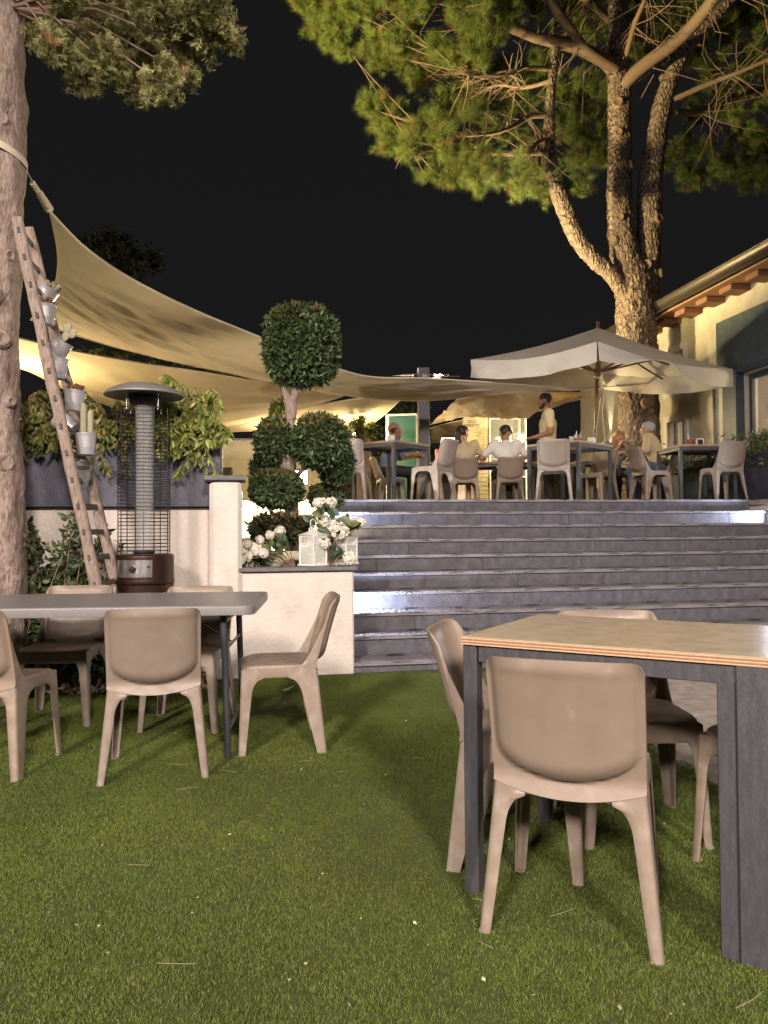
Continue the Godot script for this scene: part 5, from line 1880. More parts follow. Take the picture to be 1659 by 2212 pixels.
# ------------------------------------------------------------------ parasol
func make_umbrella() -> void:
	var base := Vector3(3.2, FLOOR, -11.55)
	var t := thing("parasol", "large cream market parasol with wooden pole on the terrace", "parasol", base, 0)
	var k := 11.55 / 1661.0
	var apex := pt(1292, 708, 11.55) - base
	var N := pt(1290, 738, 10.25) - base
	var L := pt(1018, 777, 11.35) - base
	var R := pt(1582, 797, 11.6) - base
	var Fr := pt(1296, 806, 13.1) - base
	var low := Vector3(apex.x - 0.06, 0, 0)
	var m := MB.new()
	m.tube([Vector3(-0.04, 0.0, 0), Vector3(apex.x * 0.5 - 0.02, apex.y * 0.5, 0), apex + Vector3(0, 0.02, 0)], [0.027], 14)
	part("pole", m, M.teak, t)
	m = MB.new()
	m.lathe([Vector2(0.0, 0.10), Vector2(0.018, 0.095), Vector2(0.026, 0.07), Vector2(0.016, 0.05), Vector2(0.03, 0.03), Vector2(0.03, 0.0)], 14, apex)
	part("finial", m, M.teak, t)
	m = MB.new()
	m.lathe([Vector2(0.0, 0.0), Vector2(0.3, 0.0), Vector2(0.3, 0.05), Vector2(0.06, 0.09), Vector2(0.045, 0.25), Vector2(0.0, 0.25)], 24, Vector3(-0.04, 0, 0))
	part("base", m, M.steel, t)
	var corners := [N, R, Fr, L]
	var nz := noise_of(FastNoiseLite.TYPE_SIMPLEX_SMOOTH, 1.6, 48, 3)
	var rows := 12
	var cols := 14
	for i in 4:
		var A: Vector3 = corners[i]
		var B: Vector3 = corners[(i + 1) % 4]
		var p := PackedVector3Array()
		for r in rows + 1:
			var f := float(r) / rows
			for c in cols + 1:
				var s := float(c) / cols
				var e := A.lerp(B, s)
				var q := apex.lerp(e, f)
				q.y -= 0.10 * sin(PI * s) * f * f - 0.0
				q.y -= 0.05 * sin(PI * f)
				q.y += 0.02 * nz.get_noise_2d(q.x * 2.0, q.z * 2.0) * sin(PI * s)
				p.append(q)
		m = MB.new()
		m.grid(p, cols + 1)
		part("canopy_panel", m, M.canopy, t)
		# valance
		p = PackedVector3Array()
		var outw := ((A + B) * 0.5 * Vector3(1, 0, 1)).normalized()
		for r in 7:
			var f := r / 6.0
			for c in 29:
				var s := c / 28.0
				var q := A.lerp(B, s)
				q.y -= 0.10 * sin(PI * s)
				var drop := 0.27
				var wave := 0.035 * sin(s * 19.0 + i * 2.0) + 0.03 * nz.get_noise_2d(s * 3.0 + i * 7, f)
				q.y -= drop * f
				q += outw * (wave * f + 0.01)
				if i == 0:     # this side is blown up in its middle
					var lift := exp(-pow((s - 0.40) / 0.22, 2.0)) * f
					q.y += lift * 0.24
					q += outw * lift * 0.12
				p.append(q)
		m = MB.new()
		m.grid(p, 29)
		part("valance", m, M.canopy, t)
	var hub := Vector3(apex.x * 0.62 - 0.012, apex.y - 0.68, 0)
	m = MB.new()
	m.lathe([Vector2(0.03, -0.06), Vector2(0.05, -0.05), Vector2(0.05, 0.04), Vector2(0.03, 0.06)], 14, hub)
	part("runner", m, M.teak, t)
	m = MB.new()
	m.lathe([Vector2(0.03, -0.10), Vector2(0.034, -0.10), Vector2(0.034, -0.07), Vector2(0.03, -0.07)], 14, hub)
	part("brass_ring", m, M.chrome, t)
	for i in 4:
		for e in [corners[i], (corners[i] as Vector3).lerp(corners[(i + 1) % 4], 0.5) + Vector3(0, -0.09, 0)]:
			m = MB.new()
			var rp := []
			for j in 7:
				var f := j / 6.0
				rp.append(apex.lerp(e, f) - Vector3(0, 0.035 + 0.06 * sin(PI * f), 0))
			m.tube(rp, [0.014], 8)
			var rib := part("rib", m, M.teak, t)
			m = MB.new()
			m.bar(hub, apex.lerp(e, 0.52) - Vector3(0, 0.11, 0), 0.02, 0.026, 0.003)
			part("strut", m, M.teak, rib)
	m = MB.new()
	m.tube([hub + Vector3(0.05, 0.0, 0.05), hub + Vector3(0.09, -0.35, 0.06), hub + Vector3(0.06, -0.6, 0.05), hub + Vector3(0.10, -1.1, 0.05), hub + Vector3(0.07, -1.5, 0.05), hub + Vector3(-0.02, -1.52, 0.05), hub + Vector3(-0.06, -1.35, 0.05), hub + Vector3(-0.02, -0.8, 0.05), hub + Vector3(0.04, -0.4, 0.05)], [0.007], 6)
	part("rope", m, M.rope, t)

# ------------------------------------------------------------------ bar at the back
func make_bar() -> void:
	# green cooler
	var at := pt(868, 1146, 14.6) * Vector3(1, 0, 1) + Vector3(0, FLOOR, 0)
	var t := thing("green_cooler", "tall cooler with green front panel behind the man in blue", "cooler", at, -8)
	var m := MB.new()
	m.box(Vector3(0, 0.93, -0.32), Vector3(0.60, 1.86, 0.6), 0.012)
	part("cabinet", m, M.white_metal, t)
	m = MB.new()
	m.box(Vector3(0.03, 0.98, -0.008), Vector3(0.50, 1.66, 0.02), 0.006)
	part("door", m, flat(0.016, 0.095, 0.066, 0.4), t)
	m = MB.new()
	m.box(Vector3(-0.25, 1.0, 0.01), Vector3(0.035, 1.6, 0.03), 0.006)
	part("handle", m, M.white_metal, t)
	# beer tap panel
	at = pt(1031, 1146, 14.4) * Vector3(1, 0, 1) + Vector3(0, FLOOR, 0)
	t = thing("beer_panel", "tall cream beer panel with lettering and hop drawing at the bar", "display panel", at, 0)
	m = MB.new()
	m.box(Vector3(0, 0.88, -0.16), Vector3(0.47, 1.76, 0.3), 0.008)
	part("cabinet", m, flat(0.62, 0.55, 0.36, 0.6), t)
	for k in 21:
		part("slat", boxm(Vector3(0.46, 0.070, 0.012), 0.004), M.panel_slat, t, Vector3(0, 0.10 + k * 0.0775, -0.003))
	m = MB.new()
	m.box(Vector3(0.0, 1.645, 0.006), Vector3(0.46, 0.20, 0.004), 0.001)
	part("sign_board", m, M.panel_slat, t)
	for q in [["BIRRIFICIO", 0.020, 1.685, -0.085], ["ANGELO", 0.030, 1.648, -0.085], ["PORETTI", 0.050, 1.590, -0.085]]:
		var tm := TextMesh.new()
		tm.text = q[0]
		var sf2 := SystemFont.new()
		sf2.font_names = PackedStringArray(["Droid Sans"])
		sf2.font_weight = 700
		tm.font = sf2
		tm.font_size = 32
		tm.pixel_size = q[1] / 23.0
		tm.depth = 0.003
		part("lettering", tm, flat(0.06, 0.05, 0.04, 0.7), t, Vector3(q[3], q[2], 0.0095))
	m = MB.new()
	for k in 7:      # hop cone in outline
		var y := 1.47 - k * 0.055
		var wv := 0.085 * sin(PI * (k + 1.2) / 8.6)
		for j in 3:
			var x0 := 0.09 + (j - 1) * wv
			var arc := []
			for s in 7:
				var a := PI * s / 6.0
				arc.append(Vector3(x0 + cos(a) * wv * 0.5, y - sin(a) * 0.045, 0.0055))
			m.tube(arc, [0.003], 4, false)
	for s in [-1.0, 1.0]:
		m.tube([Vector3(0.09, 1.49, 0.0055), Vector3(0.09 + s * 0.05, 1.54, 0.0055), Vector3(0.09 + s * 0.11, 1.52, 0.0055), Vector3(0.09 + s * 0.09, 1.47, 0.0055), Vector3(0.09, 1.49, 0.0055)], [0.003], 4, false)
	part("hop_drawing", m, flat(0.42, 0.25, 0.06, 0.7), t)
	# lit board
	at = pt(979, 1146, 14.2) * Vector3(1, 0, 1) + Vector3(0, FLOOR, 0)
	t = thing("light_board", "small glowing white board left of the beer panel", "sign", at, 4)
	m = MB.new()
	m.box(Vector3(0, 0.65, -0.02), Vector3(0.44, 1.3, 0.03), 0.006)
	part("board", m, M.white_metal, t)
	m = MB.new()
	m.box(Vector3(0, 1.19, -0.001), Vector3(0.41, 0.30, 0.006), 0.001)
	part("screen", m, glow(1.0, 0.95, 0.80, 2.2), t)
	var al := AreaLight3D.new()
	al.name = "board_light"
	al.light_color = Color(1.0, 0.95, 0.82)
	al.light_energy = 0.5
	al.area_size = Vector2(0.41, 0.30)
	al.area_range = 20.0
	al.shadow_enabled = true
	t.add_child(al)
	al.position = Vector3(0, 1.19, 0.012)
	al.rotation.y = PI
	# red cooler
	at = pt(966, 1146, 13.6) * Vector3(1, 0, 1) + Vector3(0, FLOOR, 0)
	t = thing("red_cooler", "small red cooler with a white curved stripe behind the ponytail woman", "cooler", at, -4)
	m = MB.new()
	m.box(Vector3(0, 0.36, -0.22), Vector3(0.38, 0.72, 0.40), 0.01)
	part("base", m, M.dark, t)
	m = MB.new()
	m.box(Vector3(0, 0.90, -0.22), Vector3(0.40, 0.36, 0.42), 0.02)
	part("cabinet", m, flat(0.42, 0.028, 0.012, 0.4), t)
	m = MB.new()
	var arc := []
	for k in 13:
		var s := k / 12.0
		arc.append(Vector3(-0.15 + 0.32 * s, 0.80 + 0.09 * sin(s * 5.0) + 0.05 * s, -0.007))
	m.tube(arc, [0.016], 6)
	part("stripe", m, M.white_metal, t)
	# glass display case
	at = pt(1099, 1146, 14.4) * Vector3(1, 0, 1) + Vector3(0, FLOOR, 0)
	t = thing("glass_case", "white framed glass case beside the beer panel", "display case", at, 3)
	m = MB.new()
	for x in [-0.34, 0.34]:
		for z in [0.0, -0.5]:
			m.box(Vector3(x, 0.90, z), Vector3(0.03, 1.8, 0.03), 0.003)
	for z in [0.0, -0.5]:
		for y in [0.03, 0.62, 1.785]:
			m.box(Vector3(0, y, z), Vector3(0.65, 0.028, 0.028), 0.003)
	part("frame", m, M.white_metal, t)
	m = MB.new()
	m.box(Vector3(0, 0.32, -0.25), Vector3(0.64, 0.56, 0.46), 0.01)
	part("base", m, M.dark, t)
	for y in [0.95, 1.3]:
		part("shelf", boxm(Vector3(0.64, 0.012, 0.46), 0.002), M.frost, t, Vector3(0, y, -0.25))
	m = MB.new()
	m.box(Vector3(0, 1.2, -0.5), Vector3(0.64, 1.14, 0.012), 0.0)
	part("rear_panel", m, flat(0.13, 0.13, 0.13, 0.5), t)
	m = MB.new()
	m.box(Vector3(0, 1.2, 0.0), Vector3(0.64, 1.14, 0.006), 0.0)
	part("pane", m, M.glass, t)
	# wide dark end wall of the terrace
	t = thing("dark_hedge", "dark clipped hedge closing the terrace behind the bar", "hedge", Vector3(1.5, FLOOR, -18.2), 3)
	var xf := []
	var cl := []
	for k in 7000:
		var p := Vector3(rr(-4.5, 3.2), rr(0, 1.5), rr(-0.15, 0.25))
		if rng.randf() < 0.3: p.y = 1.5 + rng.randfn(0, 0.06)
		var s := rr(0.06, 0.11)
		xf.append(Transform3D(facing((rdir() + Vector3(0, 0, 0.7)).normalized(), rr(0, 6)).scaled(Vector3(s, s, s)), p))
		var g := rr(0.6, 1.3)
		cl.append(Color(0.03 * g, 0.042 * g, 0.015 * g))
	tag(stuff("leaves", leaf_mesh(0.5), M.leaf, t, xf, cl), "", "", "", "stuff")
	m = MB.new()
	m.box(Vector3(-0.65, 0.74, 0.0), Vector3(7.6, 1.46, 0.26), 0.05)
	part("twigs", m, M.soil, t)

# ------------------------------------------------------------------ people
# bones [a, b, ra, rb] merged with a smooth minimum, meshed as surface nets
func net(m: MB, bones: Array, cell: float, k: float) -> void:
	var lo := Vector3.ONE * 1e9
	var hi := -lo
	for b in bones:
		var r: float = maxf(b[2], b[3]) + k + cell * 2.0
		for e in 2:
			lo = lo.min((b[e] as Vector3) - Vector3(r, r, r))
			hi = hi.max((b[e] as Vector3) + Vector3(r, r, r))
	var nx := int((hi.x - lo.x) / cell) + 2
	var ny := int((hi.y - lo.y) / cell) + 2
	var nz := int((hi.z - lo.z) / cell) + 2
	var d := PackedFloat32Array()
	d.resize(nx * ny * nz)
	d.fill(1e3)
	for b in bones:
		var a: Vector3 = b[0]
		var ab: Vector3 = (b[1] as Vector3) - a
		var ra: float = b[2]
		var dr: float = (b[3] as float) - ra
		var l2 := maxf(ab.length_squared(), 1e-9)
		var r := maxf(ra, ra + dr) + k + cell * 2.0
		var l := ((a.min(b[1]) - Vector3(r, r, r) - lo) / cell).floor()
		var h := ((a.max(b[1]) + Vector3(r, r, r) - lo) / cell).ceil()
		for z in range(maxi(0, int(l.z)), mini(nz, int(h.z) + 1)):
			for y in range(maxi(0, int(l.y)), mini(ny, int(h.y) + 1)):
				var i := (z * ny + y) * nx
				for x in range(maxi(0, int(l.x)), mini(nx, int(h.x) + 1)):
					var p := lo + Vector3(x, y, z) * cell - a
					var t := clampf(p.dot(ab) / l2, 0.0, 1.0)
					var q := (p - ab * t).length() - ra - dr * t
					var o := d[i + x]
					var w := maxf(k - absf(o - q), 0.0) / k
					d[i + x] = minf(o, q) - w * w * k * 0.25
	var at := {}
	var st := m.v.size()
	var sx := [0, 1, 0, 1, 0, 1, 0, 1]
	var corner := [0, 1, nx, nx + 1, nx * ny, nx * ny + 1, nx * ny + nx, nx * ny + nx + 1]
	var edges := [[0, 1], [2, 3], [4, 5], [6, 7], [0, 2], [1, 3], [4, 6], [5, 7], [0, 4], [1, 5], [2, 6], [3, 7]]
	for z in nz - 1:
		for y in ny - 1:
			for x in nx - 1:
				var i := (z * ny + y) * nx + x
				var c0 := d[i]
				if c0 > cell * 2.0 or c0 < -cell * 2.0: continue
				var inside := 0
				for j in 8:
					if d[i + corner[j]] < 0.0: inside += 1
				if inside == 0 or inside == 8: continue
				var sum := Vector3.ZERO
				var cnt := 0
				for e in edges:
					var da := d[i + corner[e[0]]]
					var db := d[i + corner[e[1]]]
					if (da < 0.0) != (db < 0.0):
						var f := da / (da - db)
						var pa := Vector3(e[0] & 1, (e[0] >> 1) & 1, e[0] >> 2)
						var pb := Vector3(e[1] & 1, (e[1] >> 1) & 1, e[1] >> 2)
						sum += pa.lerp(pb, f)
						cnt += 1
				var loc := sum / cnt
				at[i] = m.v.size()
				m.v.append(lo + (Vector3(x, y, z) + loc) * cell)
				var g := Vector3(d[i + 1] - c0, d[i + nx] - c0, d[i + nx * ny] - c0) + Vector3(d[i + corner[7]] - d[i + corner[6]], d[i + corner[7]] - d[i + corner[5]], d[i + corner[7]] - d[i + corner[3]])
				m.n.append(g.normalized())
				m.uv.append(Vector2.ZERO)
				m.c.append(m.tint)
	var step := [1, nx, nx * ny]
	for i in at:
		for ax in 3:
			var u: int = step[(ax + 1) % 3]
			var w: int = step[(ax + 2) % 3]
			var j: int = i + step[ax]
			if j >= d.size() or (d[i] < 0.0) == (d[j] < 0.0): continue
			if not (at.has(i - u) and at.has(i - w) and at.has(i - u - w)): continue
			var q := [at[i], at[i - u], at[i - u - w], at[i - w]]
			if d[i] < 0.0: m.ix.append_array(PackedInt32Array([q[0], q[2], q[1], q[0], q[3], q[2]]))
			else: m.ix.append_array(PackedInt32Array([q[0], q[1], q[2], q[0], q[2], q[3]]))

func hand_bones(wrist: Vector3, dir: Vector3, palm: Vector3, side: float) -> Array:
	var f := dir.normalized()
	var n := palm.slide(f).normalized()
	var x := f.cross(n) * side
	var out := [[wrist, wrist + f * 0.03, 0.024, 0.026], [wrist + f * 0.03 + x * 0.02, wrist + f * 0.085 + x * 0.028, 0.017, 0.014], [wrist + f * 0.03, wrist + f * 0.088, 0.018, 0.015], [wrist + f * 0.03 - x * 0.02, wrist + f * 0.08 - x * 0.026, 0.017, 0.013]]
	for j in 4:
		var o = wrist + f * [0.085, 0.09, 0.088, 0.08][j] + x * [0.03, 0.010, -0.010, -0.029][j]
		var l: float = [0.068, 0.076, 0.07, 0.054][j]
		var k1 = o + (f + n * 0.25).normalized() * l * 0.5
		var k2 = k1 + (f + n * 0.9).normalized() * l * 0.5
		out.append([o, k1, 0.0095, 0.009])
		out.append([k1, k2, 0.009, 0.0075])
	var th := wrist + f * 0.03 + x * 0.028
	var t1 := th + (x * 0.8 + f * 0.7 + n * 0.2).normalized() * 0.038
	out.append([th, t1, 0.013, 0.0105])
	out.append([t1, t1 + (f + n * 0.45 + x * 0.15).normalized() * 0.032, 0.010, 0.0085])
	return out

# pose: dictionary of joints in the person's own axes (forward is -z)
func person(label: String, at: Vector3, turn: float, J: Dictionary, skin: Material, shirt: Material, trousers: Material, hair: Material, style: String, shoe: Material) -> Node3D:
	var t := thing("person", label, "person", at, turn, "people on the terrace")
	var b := []
	var sh := []
	var tr := []
	var pelvis: Vector3 = J.pelvis
	var chest: Vector3 = J.chest
	var neck: Vector3 = J.neck
	var head: Vector3 = J.head
	var up := (neck - pelvis).normalized()
	var right := Vector3.RIGHT
	var wide: float = J.get("wide", 1.0)
	b.append([pelvis - right * 0.07, pelvis + right * 0.07, 0.105, 0.105])
	b.append([pelvis, chest, 0.11, 0.12])
	b.append([chest - right * 0.085 * wide, chest + right * 0.085 * wide, 0.105, 0.105])
	b.append([chest, neck - up * 0.05, 0.10, 0.07])
	b.append([neck - up * 0.06, head - up * 0.06, 0.052, 0.05])
	sh.append([pelvis - right * 0.075 + up * 0.02, pelvis + right * 0.075 + up * 0.02, 0.117, 0.117])
	sh.append([pelvis, chest, 0.125, 0.133])
	sh.append([chest - right * 0.09 * wide, chest + right * 0.09 * wide, 0.117, 0.117])
	sh.append([chest, neck - up * 0.055, 0.112, 0.078])
	var hands := []
	for s in [-1.0, 1.0]:
		var S1: Vector3 = J.shoulder_l if s < 0 else J.shoulder_r
		var E: Vector3 = J.elbow_l if s < 0 else J.elbow_r
		var W: Vector3 = J.wrist_l if s < 0 else J.wrist_r
		b.append([chest + right * s * 0.09, S1, 0.085, 0.062])
		b.append([S1, E, 0.055, 0.042])
		b.append([E, W, 0.042, 0.027])
		hands.append(hand_bones(W, (W - E).normalized() + (J.hand_l if s < 0 else J.hand_r), Vector3(-s * 0.4, -0.8, -0.3), -s))
		sh.append([chest + right * s * 0.09, S1, 0.096, 0.074])
		sh.append([S1, S1.lerp(E, J.get("sleeve", 0.62)), 0.071, 0.063])
		var H = pelvis + right * s * 0.085
		var K: Vector3 = J.knee_l if s < 0 else J.knee_r
		var A: Vector3 = J.ankle_l if s < 0 else J.ankle_r
		b.append([H, K, 0.085, 0.06])
		b.append([K, A, 0.056, 0.036])
		b.append([A, A + Vector3(0, -0.045, -0.13), 0.038, 0.03])
		tr.append([pelvis, H, 0.112, 0.112])
		tr.append([H, K, 0.097, 0.073])
		tr.append([K, K.lerp(A, J.get("trouser", 0.95)), 0.07, 0.053])
	var m := MB.new()
	net(m, b, 0.021, 0.035)
	for h in hands: net(m, h, 0.0065, 0.006)
	# head
	var hb := Basis(Vector3.UP, deg_to_rad(J.get("yaw", 0.0))) * Basis(Vector3.RIGHT, deg_to_rad(J.get("nod", 0.0)))
	var hd := []
	for q in [[[0, 0.03, 0.01], [0, 0.035, 0.025], 0.086, 0.09], [[0, -0.02, -0.03], [0, -0.065, -0.05], 0.062, 0.044], [[-0.03, 0.0, -0.045], [0.03, 0.0, -0.045], 0.045, 0.045], [[0, 0.012, -0.088], [0, -0.022, -0.106], 0.010, 0.015], [[-0.032, 0.03, -0.078], [0.032, 0.03, -0.078], 0.017, 0.017], [[-0.016, -0.052, -0.088], [0.016, -0.052, -0.088], 0.011, 0.011], [[0, -0.09, -0.07], [0, -0.092, -0.08], 0.022, 0.018], [[-0.078, 0.005, 0.012], [-0.084, -0.025, 0.008], 0.017, 0.012], [[0.078, 0.005, 0.012], [0.084, -0.025, 0.008], 0.017, 0.012], [[0, -0.05, 0.02], [0, -0.13, 0.03], 0.055, 0.052]]:
		hd.append([head + hb * Vector3(q[0][0], q[0][1], q[0][2]), head + hb * Vector3(q[1][0], q[1][1], q[1][2]), q[2], q[3]])
	net(m, hd, 0.0095, 0.018)
	part("body", m, skin, t)
	m = MB.new()
	net(m, sh, 0.021, 0.04)
	part("shirt", m, shirt, t)
	m = MB.new()
	net(m, tr, 0.021, 0.03)
	part("trousers", m, trousers, t)
	m = MB.new()
	var hh := []
	var caps := [[[0, 0.055, 0.015], [0, 0.05, 0.04], 0.083, 0.08], [[-0.03, 0.06, -0.02], [0.03, 0.06, -0.02], 0.06, 0.06], [[-0.05, 0.02, 0.045], [0.05, 0.02, 0.045], 0.052, 0.052]]
	if style == "bald": caps = [[[-0.055, 0.0, 0.045], [0.055, 0.0, 0.045], 0.044, 0.044], [[-0.068, 0.02, 0.015], [-0.06, 0.0, 0.05], 0.028, 0.03], [[0.068, 0.02, 0.015], [0.06, 0.0, 0.05], 0.028, 0.03]]
	if style == "ponytail": caps.append_array([[[0, 0.03, 0.10], [0, 0.01, 0.13], 0.035, 0.04], [[0, 0.01, 0.13], [0.01, -0.12, 0.125], 0.045, 0.055], [[0.01, -0.12, 0.125], [0.015, -0.17, 0.11], 0.055, 0.03]])
	if style == "long": caps.append_array([[[-0.07, 0.02, 0.02], [-0.085, -0.13, 0.03], 0.045, 0.04], [[0.07, 0.02, 0.02], [0.085, -0.13, 0.03], 0.045, 0.04], [[0, 0.0, 0.07], [0, -0.13, 0.07], 0.06, 0.055]])
	if style == "beard": caps.append_array([[[0, -0.085, -0.055], [0, -0.09, -0.07], 0.036, 0.03], [[-0.055, -0.04, -0.02], [-0.035, -0.085, -0.05], 0.024, 0.024], [[0.055, -0.04, -0.02], [0.035, -0.085, -0.05], 0.024, 0.024]])
	for q in caps: hh.append([head + hb * Vector3(q[0][0], q[0][1], q[0][2]), head + hb * Vector3(q[1][0], q[1][1], q[1][2]), q[2], q[3]])
	net(m, hh, 0.011, 0.02)
	part("hair", m, hair, t)
	for s in [-1.0, 1.0]:
		m = MB.new()
		m.ball(head + hb * Vector3(s * 0.031, 0.008, -0.087), Vector3(0.009, 0.006, 0.008), 8, 6)
		part("eye", m, M.dark, t)
		var A: Vector3 = J.ankle_l if s < 0 else J.ankle_r
		m = MB.new()
		net(m, [[A + Vector3(0, -0.055, 0.03), A + Vector3(0, -0.06, -0.14), 0.042, 0.036]], 0.014, 0.01)
		part("shoe", m, shoe, t)
	return t

func seated(lean := 0.06, spread := 0.11) -> Dictionary:
	return {"pelvis": Vector3(0, 0.565, 0.06), "chest": Vector3(0, 0.88, 0.03 - lean), "neck": Vector3(0, 1.06, -lean), "head": Vector3(0, 1.185, -lean - 0.035),
		"shoulder_l": Vector3(-0.18, 1.0, -lean * 0.9), "shoulder_r": Vector3(0.18, 1.0, -lean * 0.9),
		"elbow_l": Vector3(-0.29, 0.79, -0.16 - lean), "elbow_r": Vector3(0.29, 0.79, -0.16 - lean),
		"wrist_l": Vector3(-0.16, 0.80, -0.38 - lean), "wrist_r": Vector3(0.16, 0.80, -0.38 - lean), "hand_l": Vector3.ZERO, "hand_r": Vector3.ZERO,
		"knee_l": Vector3(-spread, 0.54, -0.36), "knee_r": Vector3(spread, 0.54, -0.36), "ankle_l": Vector3(-spread, 0.10, -0.33), "ankle_r": Vector3(spread, 0.10, -0.33)}

func make_people() -> void:
	var skin := flat(0.42, 0.235, 0.15, 0.55)
	skin.subsurf_scatter_enabled = true
	skin.subsurf_scatter_strength = 0.1
	var tan := flat(0.34, 0.175, 0.105, 0.55)
	var white := flat(0.72, 0.70, 0.68, 0.85)
	var yellow := flat(0.62, 0.55, 0.31, 0.85)
	var beige := flat(0.52, 0.42, 0.26, 0.85)
	var blue := flat(0.12, 0.16, 0.29, 0.85)
	var jeans := flat(0.10, 0.13, 0.20, 0.85)
	var black := flat(0.018, 0.017, 0.018, 0.8)
	var dark_hair := flat(0.022, 0.016, 0.013, 0.55)
	var grey_hair := flat(0.38, 0.37, 0.36, 0.7)
	var blond := flat(0.30, 0.17, 0.07, 0.6)
	var y := Vector3(0, FLOOR, 0)
	# man in blue, facing right
	var J := seated(0.05)
	J.yaw = 0.0
	J.sleeve = 0.9
	person("balding seated man in blue shirt facing right behind the left table", Vector3(0.10, 0, -11.95) + y, -80, J, tan, blue, black, dark_hair, "bald", black)
	# woman with ponytail, seen from behind
	J = seated(0.10)
	J.yaw = -45.0
	J.elbow_l = Vector3(-0.33, 0.80, -0.18)
	J.wrist_l = Vector3(-0.25, 0.80, -0.40)
	J.elbow_r = Vector3(0.33, 0.80, -0.16)
	J.sleeve = 0.55
	J.trouser = 0.1
	person("seated woman with dark ponytail and beige top, back to the viewer", Vector3(1.28, 0, -12.25) + y, 0, J, skin, beige, black, dark_hair, "ponytail", white)
	J = seated(0.08)
	J.yaw = 20.0
	J.elbow_l = Vector3(-0.38, 0.79, -0.18)
	J.elbow_r = Vector3(0.36, 0.80, -0.08)
	J.wrist_l = Vector3(-0.30, 0.80, -0.42)
	J.wide = 1.15
	J.sleeve = 0.7
	person("seated man in white shirt with short dark hair, back to the viewer", Vector3(1.97, 0, -12.25) + y, 4, J, tan, white, black, dark_hair, "short", white)
	# waiter standing in profile
	J = {"pelvis": Vector3(0, 0.93, 0), "chest": Vector3(0, 1.27, 0.0), "neck": Vector3(0, 1.49, -0.01), "head": Vector3(0, 1.635, -0.045), "shoulder_l": Vector3(-0.19, 1.42, 0.0), "shoulder_r": Vector3(0.19, 1.42, 0.0),
		"elbow_l": Vector3(-0.24, 1.13, 0.02), "elbow_r": Vector3(0.24, 1.13, 0.02), "wrist_l": Vector3(-0.09, 1.07, -0.22), "wrist_r": Vector3(0.08, 1.08, -0.22), "hand_l": Vector3(0.3, 0.1, 0), "hand_r": Vector3(-0.3, 0.1, 0),
		"knee_l": Vector3(-0.10, 0.50, -0.01), "knee_r": Vector3(0.10, 0.50, -0.01), "ankle_l": Vector3(-0.10, 0.09, 0.02), "ankle_r": Vector3(0.10, 0.09, 0.02), "sleeve": 0.66, "nod": -6.0, "yaw": 0.0}
	person("bearded waiter in pale yellow polo shirt standing in profile", pt(1186, 1146, 12.0) * Vector3(1, 0, 1) + y, 84, J, tan, yellow, black, dark_hair, "beard", black)
	# blonde woman, hands to her mouth
	J = seated(0.12)
	J.elbow_l = Vector3(-0.20, 0.80, -0.30)
	J.elbow_r = Vector3(0.20, 0.80, -0.30)
	J.wrist_l = Vector3(-0.05, 0.98, -0.32)
	J.wrist_r = Vector3(0.05, 0.98, -0.32)
	J.hand_l = Vector3(0.1, 0.5, 0.3)
	J.hand_r = Vector3(-0.1, 0.5, 0.3)
	J.head = Vector3(0, 1.10, -0.20)
	person("blonde seated woman with hands before her mouth beside the pine trunk", Vector3(3.80, 0, -12.72) + y, 192, J, skin, flat(0.20, 0.22, 0.26, 0.85), black, blond, "long", black)
	# grey haired man from behind
	J = seated(0.10)
	J.yaw = 15.0
	J.head = Vector3(0, 1.135, -0.13)
	J.elbow_l = Vector3(-0.30, 0.80, -0.12)
	J.sleeve = 0.95
	person("grey haired seated man in beige shirt and jeans in front of the pine trunk", Vector3(4.15, 0, -11.66) + y, 62, J, skin, beige, jeans, grey_hair, "short", white)

